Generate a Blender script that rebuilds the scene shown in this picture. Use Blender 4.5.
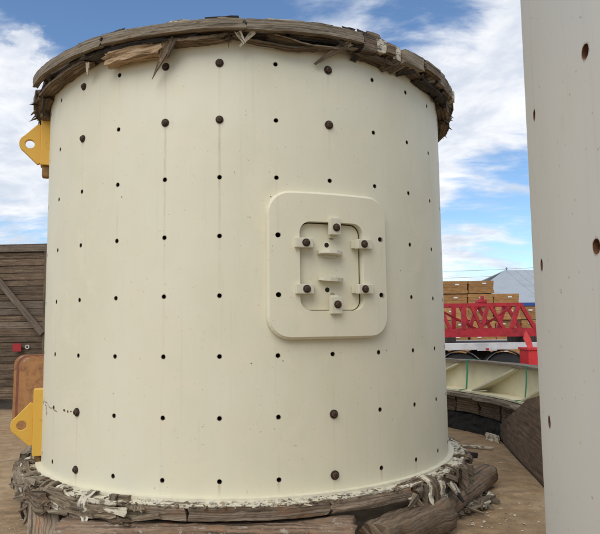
import bpy, bmesh, math, random
from mathutils import Vector, Matrix, noise
R_ = math.radians
sin, cos, pi = math.sin, math.cos, math.pi
for o in list(bpy.data.objects): bpy.data.objects.remove(o)
scene = bpy.context.scene
C = scene.collection

# ------------------------------------------------------------------ camera
cam_d = bpy.data.cameras.new('camera'); cam = bpy.data.objects.new('camera', cam_d); C.objects.link(cam)
cx_, cu_, cf_ = Vector((0.99992585, 0.00114899, -0.01212335)), Vector((0.01217767, -0.09434517, 0.99546506)), Vector((0, 0.99553888, 0.09435216))
m = Matrix((( cx_.x, cu_.x, -cf_.x, 0), (cx_.y, cu_.y, -cf_.y, 0), (cx_.z, cu_.z, -cf_.z, 1.62), (0, 0, 0, 1)))
cam.matrix_world = m
cam_d.sensor_width = 36; cam_d.lens = 36 * 612.41 / 600
cam_d.clip_start = .05; cam_d.clip_end = 3000
scene.camera = cam
scene.view_settings.view_transform = 'Standard'; scene.view_settings.look = 'None'
scene.view_settings.gamma = 1; scene.view_settings.use_curve_mapping = False
scene.view_settings.exposure = 0.54

# ------------------------------------------------------------------ sun and sky
SUN_EL, SUN_AZ = R_(48), R_(205)          # azimuth clockwise from +Y: behind the camera, to the left
sl = bpy.data.lights.new('sun', 'SUN'); sl.energy = 1.4; sl.angle = R_(50); sl.color = (1, .95, .86)
so = bpy.data.objects.new('sun', sl); C.objects.link(so)
sd = Vector((sin(SUN_AZ) * cos(SUN_EL), cos(SUN_AZ) * cos(SUN_EL), sin(SUN_EL)))
so.rotation_euler = sd.to_track_quat('Z', 'Y').to_euler()

W = bpy.data.worlds.new('World'); scene.world = W; W.use_nodes = True
nt = W.node_tree; N = nt.nodes; L = nt.links; N.clear()

class NB:
    """small node-building helper"""
    def __init__(s, tree): s.t = tree
    def n(s, kind, **kw):
        nd = s.t.nodes.new(kind)
        for k, v in kw.items():
            if k.startswith('i_'):
                nd.inputs[k[2:].replace('_', ' ')].default_value = v
            else: setattr(nd, k, v)
        return nd
    def put(s, sock, v):
        if hasattr(v, 'is_output') or isinstance(v, bpy.types.NodeSocket): s.t.links.new(v, sock)
        else: sock.default_value = v
    def math(s, op, a, b=0.0, c=None, clamp=False):
        nd = s.n('ShaderNodeMath', operation=op, use_clamp=clamp)
        s.put(nd.inputs[0], a); s.put(nd.inputs[1], b)
        if c is not None: s.put(nd.inputs[2], c)
        return nd.outputs[0]
    def vmath(s, op, a, b=None):
        nd = s.n('ShaderNodeVectorMath', operation=op); s.put(nd.inputs[0], a)
        if b is not None: s.put(nd.inputs[1], b)
        return nd
    def noise(s, vec, scale, detail=4, rough=.55, dist=0.0):
        nd = s.n('ShaderNodeTexNoise'); s.put(nd.inputs['Vector'], vec)
        nd.inputs['Scale'].default_value = scale; nd.inputs['Detail'].default_value = detail
        nd.inputs['Roughness'].default_value = rough; nd.inputs['Distortion'].default_value = dist
        return nd.outputs['Fac']
    def mapr(s, v, a, b, c=0.0, d=1.0, smooth=True):
        nd = s.n('ShaderNodeMapRange', interpolation_type='SMOOTHSTEP' if smooth else 'LINEAR')
        s.put(nd.inputs[0], v)
        for i, q in enumerate((a, b, c, d)): nd.inputs[1 + i].default_value = q
        return nd.outputs[0]
    def mapping(s, vec, sc=(1, 1, 1), loc=(0, 0, 0), rot=(0, 0, 0)):
        nd = s.n('ShaderNodeMapping'); s.put(nd.inputs[0], vec)
        nd.inputs['Scale'].default_value = sc; nd.inputs['Location'].default_value = loc; nd.inputs['Rotation'].default_value = rot
        return nd.outputs[0]
    def mix(s, f, a, b):
        nd = s.n('ShaderNodeMix', data_type='RGBA'); s.put(nd.inputs[0], f)
        for i, v in ((6, a), (7, b)):
            if isinstance(v, tuple) and len(v) == 3: v = (*v, 1)
            s.put(nd.inputs[i], v)
        return nd.outputs[2]
    def ramp(s, v, stops):
        nd = s.n('ShaderNodeValToRGB'); s.put(nd.inputs[0], v); e = nd.color_ramp.elements
        while len(e) < len(stops): e.new(.5)
        for k, (p, c) in zip(e, stops): k.position = p; k.color = (*c, 1)
        return nd.outputs[0]

b = NB(nt)
sky = b.n('ShaderNodeTexSky', sky_type='NISHITA', sun_disc=False)
sky.sun_elevation = SUN_EL; sky.sun_rotation = SUN_AZ; sky.altitude = 300
sky.air_density = 1.0; sky.dust_density = .2; sky.ozone_density = 3.2
tc = b.n('ShaderNodeTexCoord').outputs['Generated']
sep = b.n('ShaderNodeSeparateXYZ'); L.new(tc, sep.inputs[0])
zz = b.math('MAXIMUM', sep.outputs[2], 0.0)
den = b.math('ADD', zz, .22)
cmb = b.n('ShaderNodeCombineXYZ')
L.new(b.math('DIVIDE', sep.outputs[0], den), cmb.inputs[0]); L.new(b.math('DIVIDE', sep.outputs[1], den), cmb.inputs[1])
P = cmb.outputs[0]
n1 = b.noise(b.mapping(P, loc=(3.1, 1.7, 0), rot=(0, 0, .5), sc=(1.0, 1.5, 1)), 2.2, 9, .58, .35)
n2 = b.noise(b.mapping(P, loc=(7.3, 2.2, 4), rot=(0, 0, -.7), sc=(1, 3.2, 1)), 2.6, 6, .6, .6)
dens = b.math('ADD', b.math('MULTIPLY', n1, .72), b.math('MULTIPLY', n2, .28))
def lobe(d, w0, w1, amt):      # a cloud bank or a clear patch around one direction
    v = Vector(d).normalized()
    dot = b.vmath('DOT_PRODUCT', tc, tuple(v)).outputs['Value']
    return b.math('MULTIPLY', b.mapr(dot, cos(w0), cos(w1)), amt)
LOBES = [((-.42, .88, .26), .20, .05, .17), ((-.22, .87, .46), .26, .06, -.24), ((.31, .89, .30), .26, .06, .20),
         ((.20, .88, .41), .13, .02, -.15), ((.33, .93, .185), .15, .04, -.27), ((.30, .95, .11), .10, .03, .12), ((-.42, .9, .15), .13, .03, -.13)]
for q in LOBES: dens = b.math('ADD', dens, lobe(*q))
cl = b.mapr(dens, .40, .58)
puff = b.noise(b.mapping(tc, loc=(2.3, .4, 1.9), sc=(1, 1, 1.5)), 5.5, 10, .60, .15)
for q in (((-.395, .87, .35), .15, .03, .22), ((-.36, .92, .25), .16, .03, .10), ((-.20, .88, .44), .30, .10, -.30), ((.33, .93, .185), .15, .04, -.2), ((.20, .88, .41), .12, .02, -.12)): puff = b.math('ADD', puff, lobe(*q))
cl = b.math('MAXIMUM', cl, b.mapr(puff, .56, .66))
shade = b.noise(b.mapping(P, loc=(1.1, 5.0, 2)), 4.5, 6, .6, .3)
ccol = b.mix(b.mapr(shade, .35, .7), (.60, .65, .74), (.93, .93, .94))
ccol = b.vmath('SCALE', ccol); ccol.inputs['Scale'].default_value = 7.6
tint = b.vmath('MULTIPLY', sky.outputs[0], (.86, .95, 1.0)).outputs[0]
mixc = b.mix(b.math('MULTIPLY', cl, .95), tint, ccol.outputs[0])
bg = b.n('ShaderNodeBackground'); L.new(mixc, bg.inputs[0]); bg.inputs[1].default_value = .105
wo = b.n('ShaderNodeOutputWorld'); L.new(bg.outputs[0], wo.inputs[0])

# ------------------------------------------------------------------ materials
def new_mat(name):
    mt = bpy.data.materials.new(name); mt.use_nodes = True
    nb = NB(mt.node_tree); bs = mt.node_tree.nodes['Principled BSDF']
    return mt, nb, bs
def bump(nb, bs, h, strength=.4, dist=.01):
    bp = nb.n('ShaderNodeBump'); bp.inputs['Strength'].default_value = strength; bp.inputs['Distance'].default_value = dist
    nb.t.links.new(h, bp.inputs['Height']); nb.t.links.new(bp.outputs[0], bs.inputs['Normal'])

def paint(name, col, dirt, streaks=(), dth=12.211, th0=0, rough=.5, z_foot=.4, amount=1.0, ZR0=3.613):
    mt, nb, bs = new_mat(name)
    oc = nb.n('ShaderNodeTexCoord').outputs['Object']
    sp = nb.n('ShaderNodeSeparateXYZ'); nb.t.links.new(oc, sp.inputs[0])
    th = nb.math('ARCTAN2', sp.outputs[0], nb.math('MULTIPLY', sp.outputs[1], -1.0))
    z = sp.outputs[2]
    big = nb.noise(nb.mapping(oc, sc=(1, 1, .55)), 1.1, 5, .6)
    c = nb.mix(nb.mapr(big, .35, .7), col, tuple(k * q for k, q in zip(col, (.93, .92, .88))))
    hue = nb.noise(oc, 2.3, 6, .65, .6)
    c = nb.mix(nb.mapr(hue, .46, .68), c, tuple(k * q for k, q in zip(col, (1.0, .972, .94))))
    # ring of chipped, rust-stained paint round every hole
    hz = nb.math('SUBTRACT', nb.math('FRACT', nb.math('ADD', nb.math('DIVIDE', nb.math('SUBTRACT', sp.outputs[2], ZR0), .4427), 100.5)), .5)
    ht = nb.math('SUBTRACT', nb.math('FRACT', nb.math('ADD', nb.math('DIVIDE', nb.math('SUBTRACT', th, R_(th0)), R_(dth)), 100.5)), .5)
    hz = nb.math('MULTIPLY', hz, .4427); ht = nb.math('MULTIPLY', ht, R_(dth) * 2)
    hd = nb.math('SQRT', nb.math('ADD', nb.math('MULTIPLY', hz, hz), nb.math('MULTIPLY', ht, ht)))
    hn = nb.noise(oc, 60, 4, .7)
    c = nb.mix(nb.math('MULTIPLY', nb.mapr(nb.math('ADD', hd, nb.math('MULTIPLY', hn, .02)), .025, .034, 1, 0), .6), c, (.17, .10, .055))
    # fine vertical run-marks
    run = nb.noise(nb.mapping(oc, sc=(14, 14, .35)), 2.2, 4, .6)
    c = nb.mix(nb.math('MULTIPLY', nb.mapr(run, .58, .78), .12 * amount), c, dirt)
    # streaks under every column of bolt holes
    fr = nb.math('FRACT', nb.math('ADD', nb.math('DIVIDE', nb.math('SUBTRACT', th, R_(th0)), R_(dth)), 100.5))
    d = nb.math('ABSOLUTE', nb.math('SUBTRACT', fr, .5))
    wv = nb.noise(nb.mapping(oc, sc=(2.5, 2.5, 1.1), loc=(3, 3, 3)), 1.6, 3)
    line = nb.math('MULTIPLY', nb.mapr(d, .0, .035, 1, 0), nb.mapr(wv, .45, .75))
    c = nb.mix(nb.math('MULTIPLY', line, .17 * amount), c, (.33, .24, .14))
    # rust streak that runs down from particular bolts
    acc = None
    for (tb, zb, ln, st) in streaks:
        dd = nb.math('ABSOLUTE', nb.math('SUBTRACT', th, R_(tb)))
        g = nb.mapr(dd, .001, .0085, 1, 0)
        v = nb.math('MULTIPLY', nb.mapr(z, zb - ln, zb - .05, 0, 1, False), nb.mapr(z, zb - .02, zb + .02, 1, 0))
        q = nb.math('MULTIPLY', nb.math('MULTIPLY', g, v), st)
        acc = q if acc is None else nb.math('MAXIMUM', acc, q)
    if acc is not None:
        wob = nb.noise(nb.mapping(oc, sc=(30, 30, 5)), 2, 3)
        c = nb.mix(nb.math('MULTIPLY', acc, nb.mapr(wob, .3, .65, .2, .85)), c, (.32, .17, .085))
    # scattered specks of dirt and small scuffs
    spk = nb.noise(oc, 46, 2, .5)
    c = nb.mix(nb.math('MULTIPLY', nb.mapr(spk, .70, .76), .4 * amount), c, (.25, .19, .13))
    scf = nb.noise(nb.mapping(oc, sc=(3, 3, 1)), 5.5, 6, .7)
    c = nb.mix(nb.math('MULTIPLY', nb.mapr(scf, .62, .72), .18 * amount), c, tuple(k * .62 for k in col))
    nb.t.links.new(c, bs.inputs['Base Color'])
    bs.inputs['Roughness'].default_value = rough
    nb.t.links.new(nb.mapr(big, .3, .7, rough - .06, rough + .12), bs.inputs['Roughness'])
    hh = nb.math('ADD', nb.math('MULTIPLY', nb.noise(oc, 1.7, 3), 1.0), nb.math('MULTIPLY', nb.noise(oc, 150, 2), .012))
    bump(nb, bs, hh, .12, .03)
    return mt

def wood(name, dark, mid, light, white=0.0, scale=1.0, rough=.85, b_=.6, layers=0.0, patchcol=(.52, .50, .44), stain=0.0):
    """weathered timber; UV u runs along the grain in metres"""
    mt, nb, bs = new_mat(name)
    uv = nb.n('ShaderNodeTexCoord').outputs['UV']
    inf = nb.n('ShaderNodeObjectInfo').outputs['Random']
    off = nb.n('ShaderNodeCombineXYZ'); nb.t.links.new(nb.math('MULTIPLY', inf, 37.0), off.inputs[0]); nb.t.links.new(nb.math('MULTIPLY', inf, 11.0), off.inputs[1])
    v = nb.vmath('ADD', uv, off.outputs[0]).outputs[0]
    g = nb.noise(nb.mapping(v, sc=(2.2 * scale, 60 * scale, 1)), 1, 6, .62, .4)
    bl = nb.noise(nb.mapping(v, sc=(2.5, 9, 1)), 1.6, 4, .6, .3)
    c = nb.ramp(nb.math('ADD', nb.math('MULTIPLY', g, .6), nb.math('MULTIPLY', bl, .4)), [(.33, dark), (.5, mid), (.66, light)])
    ck = nb.noise(nb.mapping(v, sc=(1.6 * scale, 75 * scale, 1), loc=(5, 2, 0)), 1, 3, .5, .8)
    c = nb.mix(nb.math('MULTIPLY', nb.mapr(ck, .60, .66), .75), c, tuple(k * .35 for k in dark))
    fn = nb.noise(nb.mapping(v, sc=(30, 160, 1)), 1, 3, .7)
    c = nb.mix(nb.math('MULTIPLY', nb.mapr(fn, .5, .75), .35), c, light)
    if layers:
        w = nb.n('ShaderNodeTexWave', wave_type='BANDS', bands_direction='Y'); nb.t.links.new(v, w.inputs[0])
        w.inputs['Scale'].default_value = layers; w.inputs['Distortion'].default_value = 1.2; w.inputs['Detail'].default_value = 3
        c = nb.mix(nb.math('MULTIPLY', nb.mapr(w.outputs['Fac'], .0, .35, 1, 0), .7), c, dark)
    mo = nb.noise(nb.mapping(v, sc=(14, 26, 1), loc=(1, 8, 0)), 1.2, 7, .72, .3)
    c = nb.mix(nb.math('MULTIPLY', nb.mapr(mo, .52, .66), .55), c, tuple(k * .9 for k in dark))
    c = nb.mix(nb.math('MULTIPLY', nb.mapr(mo, .44, .34), .35), c, light)
    if stain:
        sn = nb.noise(nb.mapping(v, sc=(3, 7, 1), loc=(9, 3, 0)), 1.3, 5, .6)
        c = nb.mix(nb.math('MULTIPLY', nb.mapr(sn, .52, .68), stain), c, (.27, .125, .05))
    if white:
        p_ = nb.noise(nb.mapping(v, sc=(5, 9, 1)), 2.2, 7, .68, .2)
        c = nb.mix(nb.mapr(p_, .60 - white * .3, .66 - white * .3), c, patchcol)
    tone = nb.math('ADD', nb.math('MULTIPLY', inf, .5), .75)
    sc_ = nb.vmath('SCALE', c); nb.t.links.new(tone, sc_.inputs['Scale'])
    nb.t.links.new(sc_.outputs[0], bs.inputs['Base Color'])
    bs.inputs['Roughness'].default_value = rough
    bump(nb, bs, nb.math('SUBTRACT', nb.math('ADD', g, nb.math('MULTIPLY', bl, .5)), nb.math('MULTIPLY', nb.mapr(ck, .58, .66), .6)), b_, .012)
    return mt

def simple(name, col, rough=.6, metal=0.0, var=.25, scale=8.0, b_=.15, dark=None, th=(.4, .7)):
    mt, nb, bs = new_mat(name)
    oc = nb.n('ShaderNodeTexCoord').outputs['Object']
    n_ = nb.noise(oc, scale, 6, .65, .2)
    dk = dark or tuple(k * (1 - var) for k in col)
    nb.t.links.new(nb.mix(nb.mapr(n_, *th), col, dk), bs.inputs['Base Color'])
    bs.inputs['Roughness'].default_value = rough; bs.inputs['Metallic'].default_value = metal
    bump(nb, bs, n_, b_, .01)
    return mt

CREAM = (.725, .684, .524)
BOLTS = [(-3, 0), (-1, 0), (0, 0), (2, 0), (-3, 1), (-1, 1), (0, 1), (2, 1), (-3, 6), (-3, 7), (2, 6), (2, 7)]
TH0, DTH, ZR, DZ = -1.62, 12.211, 3.613, .4427
st_ = []
for c_, r_ in BOLTS:
    ln, s_ = {(-1, 1): (1.3, .40), (0, 1): (1.4, .38), (-1, 0): (.45, .2), (0, 0): (.44, .25), (-3, 6): (.4, .25), (2, 1): (.3, .2), (-3, 7): (.12, .5)}.get((c_, r_), (.2, .15))
    st_.append((TH0 + c_ * DTH, ZR - r_ * DZ, ln, s_))
st_ += [(TH0, ZR - 7 * DZ, .12, .45), (TH0 + 3 * DTH, ZR - 7 * DZ, .12, .4), (TH0 + 4 * DTH, ZR - 7 * DZ, .12, .4), (TH0 + DTH, ZR - 7 * DZ, .1, .25)]
M = {}
M['cream'] = paint('cream_paint', CREAM, (.40, .36, .27), st_, th0=TH0)
M['cream2'] = paint('cream_paint_aged', (.645, .62, .545), (.36, .34, .29), (), th0=-90.07, amount=1.3, ZR0=2.226)
M['edge'] = simple('cream_paint_trim', (.68, .64, .49), .5, var=.12, scale=5)
M['white_edge'] = simple('white_flange_paint', (.72, .67, .51), .6, var=.10, scale=14, b_=.4)
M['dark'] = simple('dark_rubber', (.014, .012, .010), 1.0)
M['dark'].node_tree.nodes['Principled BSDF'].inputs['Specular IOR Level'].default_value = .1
M['rust'] = simple('rusty_bolt', (.05, .028, .018), .75, .2, var=.6, scale=40, b_=.6)
M['rust_light'] = simple('rusty_nut', (.11, .062, .036), .75, .2, var=.5, scale=50, b_=.6)
M['yellow'] = simple('yellow_lug_paint', (.70, .41, .06), .6, dark=(.40, .21, .06), scale=16, th=(.60, .74))
M['ply_old'] = wood('old_plywood', (.038, .025, .014), (.155, .11, .066), (.31, .24, .155), layers=9, stain=.3)
M['ply_tan'] = wood('tan_plywood_edge', (.10, .07, .045), (.25, .19, .13), (.38, .30, .215), layers=14, stain=.6)
M['ply_hoop'] = wood('weathered_hoop_board', (.10, .077, .052), (.215, .172, .118), (.33, .275, .20), stain=.25)
M['hoop'] = wood('hoop_board_layers', (.10, .077, .052), (.215, .172, .118), (.33, .275, .20), stain=.25, layers=16)
M['ply_white'] = wood('chalky_board', (.09, .07, .05), (.23, .19, .14), (.37, .31, .23), white=.5, patchcol=(.62, .56, .43))
M['fresh'] = wood('freshly_broken_wood', (.20, .115, .055), (.38, .255, .14), (.52, .39, .25), scale=.9, b_=1)
M['grey_fibre'] = wood('grey_torn_fibre', (.052, .036, .021), (.185, .138, .086), (.34, .27, .18), b_=1)
M['black_wood'] = wood('rotten_dark_wood', (.012, .010, .008), (.045, .036, .028), (.10, .08, .06), b_=1)
M['timber'] = wood('reddish_timber', (.07, .042, .025), (.19, .125, .078), (.30, .22, .145), scale=.7, white=.12, patchcol=(.30, .26, .20), stain=.6)
M['log'] = wood('brown_log', (.045, .029, .017), (.165, .113, .068), (.29, .215, .14), scale=.6, stain=.3)
M['coat'] = simple('chalky_cream_coat', (.64, .585, .44), .9, dark=(.27, .21, .14), scale=17, b_=.8, th=(.50, .60))
M['chalk'] = simple('chalky_flakes', (.60, .57, .48), .9, var=.45, scale=18, b_=.7)

# ------------------------------------------------------------------ mesh helpers
def obj(name, mesh_or_bm, mat=None, parent=None, smooth=False, **props):
    if isinstance(mesh_or_bm, bmesh.types.BMesh):
        me = bpy.data.meshes.new(name); mesh_or_bm.to_mesh(me); mesh_or_bm.free()
    else: me = mesh_or_bm
    if mat is not None and not me.materials:
        for q in (mat if isinstance(mat, (list, tuple)) else [mat]): me.materials.append(q)
    if smooth:
        for p in me.polygons: p.use_smooth = True
    o = bpy.data.objects.new(name, me); C.objects.link(o)
    if parent: o.parent = parent
    for k, v in props.items(): o[k] = v
    return o
def thing(name, label, cat, loc=(0, 0, 0), rz=0, group=None):
    o = bpy.data.objects.new(name, None); C.objects.link(o); o.location = loc; o.rotation_euler = (0, 0, rz)
    o.empty_display_size = .2
    o['label'] = label; o['category'] = cat
    if group: o['group'] = group
    return o
def tag(o, label, cat, group=None):
    o['label'] = label; o['category'] = cat
    if group: o['group'] = group
    return o
def box(bm, x0, x1, y0, y1, z0, z1, bev=0, mat=0, uv=True):
    vs = [bm.verts.new((x, y, z)) for x in (x0, x1) for y in (y0, y1) for z in (z0, z1)]
    fs = [(0, 1, 3, 2), (4, 6, 7, 5), (0, 4, 5, 1), (2, 3, 7, 6), (0, 2, 6, 4), (1, 5, 7, 3)]
    out = []
    for f in fs:
        q = bm.faces.new([vs[i] for i in f]); q.material_index = mat; out.append(q)
    if bev:
        bmesh.ops.bevel(bm, geom=list(dict.fromkeys(e for f in out for e in f.edges)), offset=bev, segments=2, affect='EDGES', profile=.6)
    return vs
def boxuv(bm, axis=0):
    """UV in metres, u along the given axis"""
    uvl = bm.loops.layers.uv.verify()
    for f in bm.faces:
        n = f.normal
        for l in f.loops:
            c = l.vert.co; o = [c[i] for i in range(3) if i != axis]
            k = 0 if abs(n[[i for i in range(3) if i != axis][0]]) < .7 else 1
            l[uvl].uv = (c[axis], o[k] + (1.3 if k else 0))
    return bm
def loft(frames, prof, jit=.0, endjit=0.0, seed=0, freq=9.0, closed=True, bm=None, twist=None):
    """frames: (P, S, U) with S, U scaled section axes; prof: section points; broken ends by endjit"""
    bm = bm or bmesh.new(); uvl = bm.loops.layers.uv.verify(); rnd = random.Random(seed)
    rings = []; ls = 0; us = []
    n = len(prof)
    perim = [0]
    for k in range(n):
        a, c = prof[k], prof[(k + 1) % n]
        perim.append(perim[-1] + math.hypot((a[0] - c[0]) * frames[0][1].length, (a[1] - c[1]) * frames[0][2].length))
    for i, (p, s, u) in enumerate(frames):
        if i: ls += (p - frames[i - 1][0]).length
        us.append(ls)
        if i == 0: t = (frames[1][0] - p).normalized()
        elif i == len(frames) - 1: t = (p - frames[i - 1][0]).normalized()
        else: t = (frames[i + 1][0] - frames[i - 1][0]).normalized()
        ring = []
        for k, (a, c) in enumerate(prof):
            q = p + s * a + u * c
            if jit:
                nv = noise.noise_vector(Vector((us[-1] * freq * .35 + seed * 3.1, perim[k] * freq * 2.2, seed * 1.7)))
                n2_ = noise.noise_vector(Vector((us[-1] * freq * 1.9 + seed, perim[k] * freq * 5.0, seed * .7 + 9)))
                q = q + (s.normalized() * (nv.x + .5 * n2_.x) + u.normalized() * (nv.y + .5 * n2_.y)) * jit
            if endjit and i in (0, len(frames) - 1):
                q = q + t * (rnd.uniform(-endjit, endjit))
            ring.append(bm.verts.new(q))
        rings.append(ring)
    for i in range(len(rings) - 1):
        for k in range(n):
            f = bm.faces.new((rings[i][k], rings[i + 1][k], rings[i + 1][(k + 1) % n], rings[i][(k + 1) % n]))
            for l, (ii, kk) in zip(f.loops, ((i, k), (i + 1, k), (i + 1, k + 1), (i, k + 1))):
                l[uvl].uv = (us[ii], perim[kk])
    for ring, fl, u0 in ((rings[0], 1, 0), (rings[-1], 0, us[-1])):
        cen = sum((v.co for v in ring), Vector()) / n
        if endjit: cen = cen + (rings[1][0].co - rings[0][0].co).normalized() * endjit * (.6 if fl else -.6)
        cv = bm.verts.new(cen)
        for k in range(n):
            tri = (ring[k], ring[(k + 1) % n], cv) if fl else (ring[(k + 1) % n], ring[k], cv)
            f = bm.faces.new(tri)
            for l in f.loops:
                l[uvl].uv = (u0 + (0 if l.vert is cv else .03), (l.vert.co.x + l.vert.co.z))
    bmesh.ops.recalc_face_normals(bm, faces=bm.faces)
    return bm
def rectprof(nx=3, ny=1):
    p = []
    for i in range(nx): p.append((-.5 + i / nx, -.5))
    for i in range(ny): p.append((.5, -.5 + i / ny))
    for i in range(nx): p.append((.5 - i / nx, .5))
    for i in range(ny): p.append((-.5, .5 - i / ny))
    return p
def circprof(n=12, sq=0.0):
    out = []
    for k in range(n):
        a = 2 * pi * k / n; m_ = 1 / max(abs(cos(a)), abs(sin(a)))
        rr = .5 * (1 + sq * (m_ - 1)); out.append((cos(a) * rr, sin(a) * rr))
    return out
def polar(r, thd, z):
    t = R_(thd); return Vector((r * sin(t), -r * cos(t), z))
def arc_frames(r0, r1, t0, t1, z0, z1, n=None, zf=None, rf=None):
    """board bent round the tank: section r0..r1 by z0..z1"""
    n = n or max(3, int(abs(t1 - t0) / 1.1))
    out = []
    for i in range(n + 1):
        f = i / n; t = t0 + (t1 - t0) * f
        rad = polar(1, t, 0); dz = zf(f) if zf else 0; dr = rf(f) if rf else 0
        out.append((polar((r0 + r1) / 2 + dr, t, (z0 + z1) / 2 + dz), rad * (r1 - r0), Vector((0, 0, z1 - z0))))
    return out
def straight(p0, p1, w, h, n=6, side=None, sag=0.0):
    p0, p1 = Vector(p0), Vector(p1); d = (p1 - p0).normalized()
    up = Vector((0, 0, 1)) if abs(d.z) < .9 else Vector((0, 1, 0))
    s = side or d.cross(up).normalized(); u = s.cross(d).normalized()
    return [(p0.lerp(p1, i / n) + Vector((0, 0, -sag * sin(pi * i / n))), s * w, u * h) for i in range(n + 1)]
def tube(bm, pts, r, n=8):
    pts = [Vector(p) for p in pts]; fr = []
    for i, p in enumerate(pts):
        d = (pts[min(i + 1, len(pts) - 1)] - pts[max(i - 1, 0)]).normalized()
        up = Vector((0, 0, 1)) if abs(d.z) < .9 else Vector((0, 1, 0))
        s = d.cross(up).normalized(); u = s.cross(d)
        fr.append((p, s * 2 * r, u * 2 * r))
    return loft(fr, circprof(n), bm=bm)

# ------------------------------------------------------------------ ground
def dirt_mat():
    mt, nb, bs = new_mat('dry_dirt')
    oc = nb.n('ShaderNodeTexCoord').outputs['Object']
    a = nb.noise(oc, .55, 6, .6, .3); f = nb.noise(oc, 7, 8, .7, .2); g = nb.noise(oc, 90, 3, .7)
    c = nb.ramp(nb.math('ADD', nb.math('MULTIPLY', a, .5), nb.math('MULTIPLY', f, .5)), [(.36, (.22, .135, .066)), (.5, (.36, .238, .122)), (.64, (.50, .36, .205))])
    c = nb.mix(nb.math('MULTIPLY', nb.mapr(g, .60, .70), .5), c, (.46, .41, .33))
    dk = nb.noise(nb.mapping(oc, loc=(4, 9, 0)), 1.3, 7, .65, .5)
    c = nb.mix(nb.math('MULTIPLY', nb.mapr(dk, .56, .7), .45), c, (.13, .10, .07))
    nb.t.links.new(c, bs.inputs['Base Color']); bs.inputs['Roughness'].default_value = .95
    w = nb.n('ShaderNodeTexWave', wave_type='BANDS'); nb.t.links.new(nb.mapping(oc, rot=(0, 0, 1.1)), w.inputs[0])
    w.inputs['Scale'].default_value = 1.1; w.inputs['Distortion'].default_value = 7; w.inputs['Detail'].default_value = 3
    h = nb.math('ADD', nb.math('ADD', nb.math('MULTIPLY', f, .9), nb.math('MULTIPLY', g, .1)), nb.math('MULTIPLY', w.outputs['Fac'], .7))
    bump(nb, bs, h, .7, .05)
    return mt
M['dirt'] = dirt_mat()
bm = bmesh.new()
xs = [-900, -300, -100, -40, -20] + [-12 + .25 * i for i in range(0, 97)] + [20, 40, 100, 300, 900]
ys = [-900, -200, -60, -20, -8] + [-4 + .25 * i for i in range(0, 81)] + [20, 30, 50, 100, 300, 900]
grid = [[bm.verts.new((x, y, (.035 * (noise.noise(Vector((x * .7, y * .7, 3))) - .2) + .012 * noise.noise(Vector((x * 3, y * 3, 1)))) if abs(x) < 13 and -5 < y < 17 else -.01)) for x in xs] for y in ys]
for j in range(len(ys) - 1):
    for i in range(len(xs) - 1): bm.faces.new((grid[j][i], grid[j][i + 1], grid[j + 1][i + 1], grid[j + 1][i]))
obj('ground', bm, M['dirt'], smooth=True, kind='structure')

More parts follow.
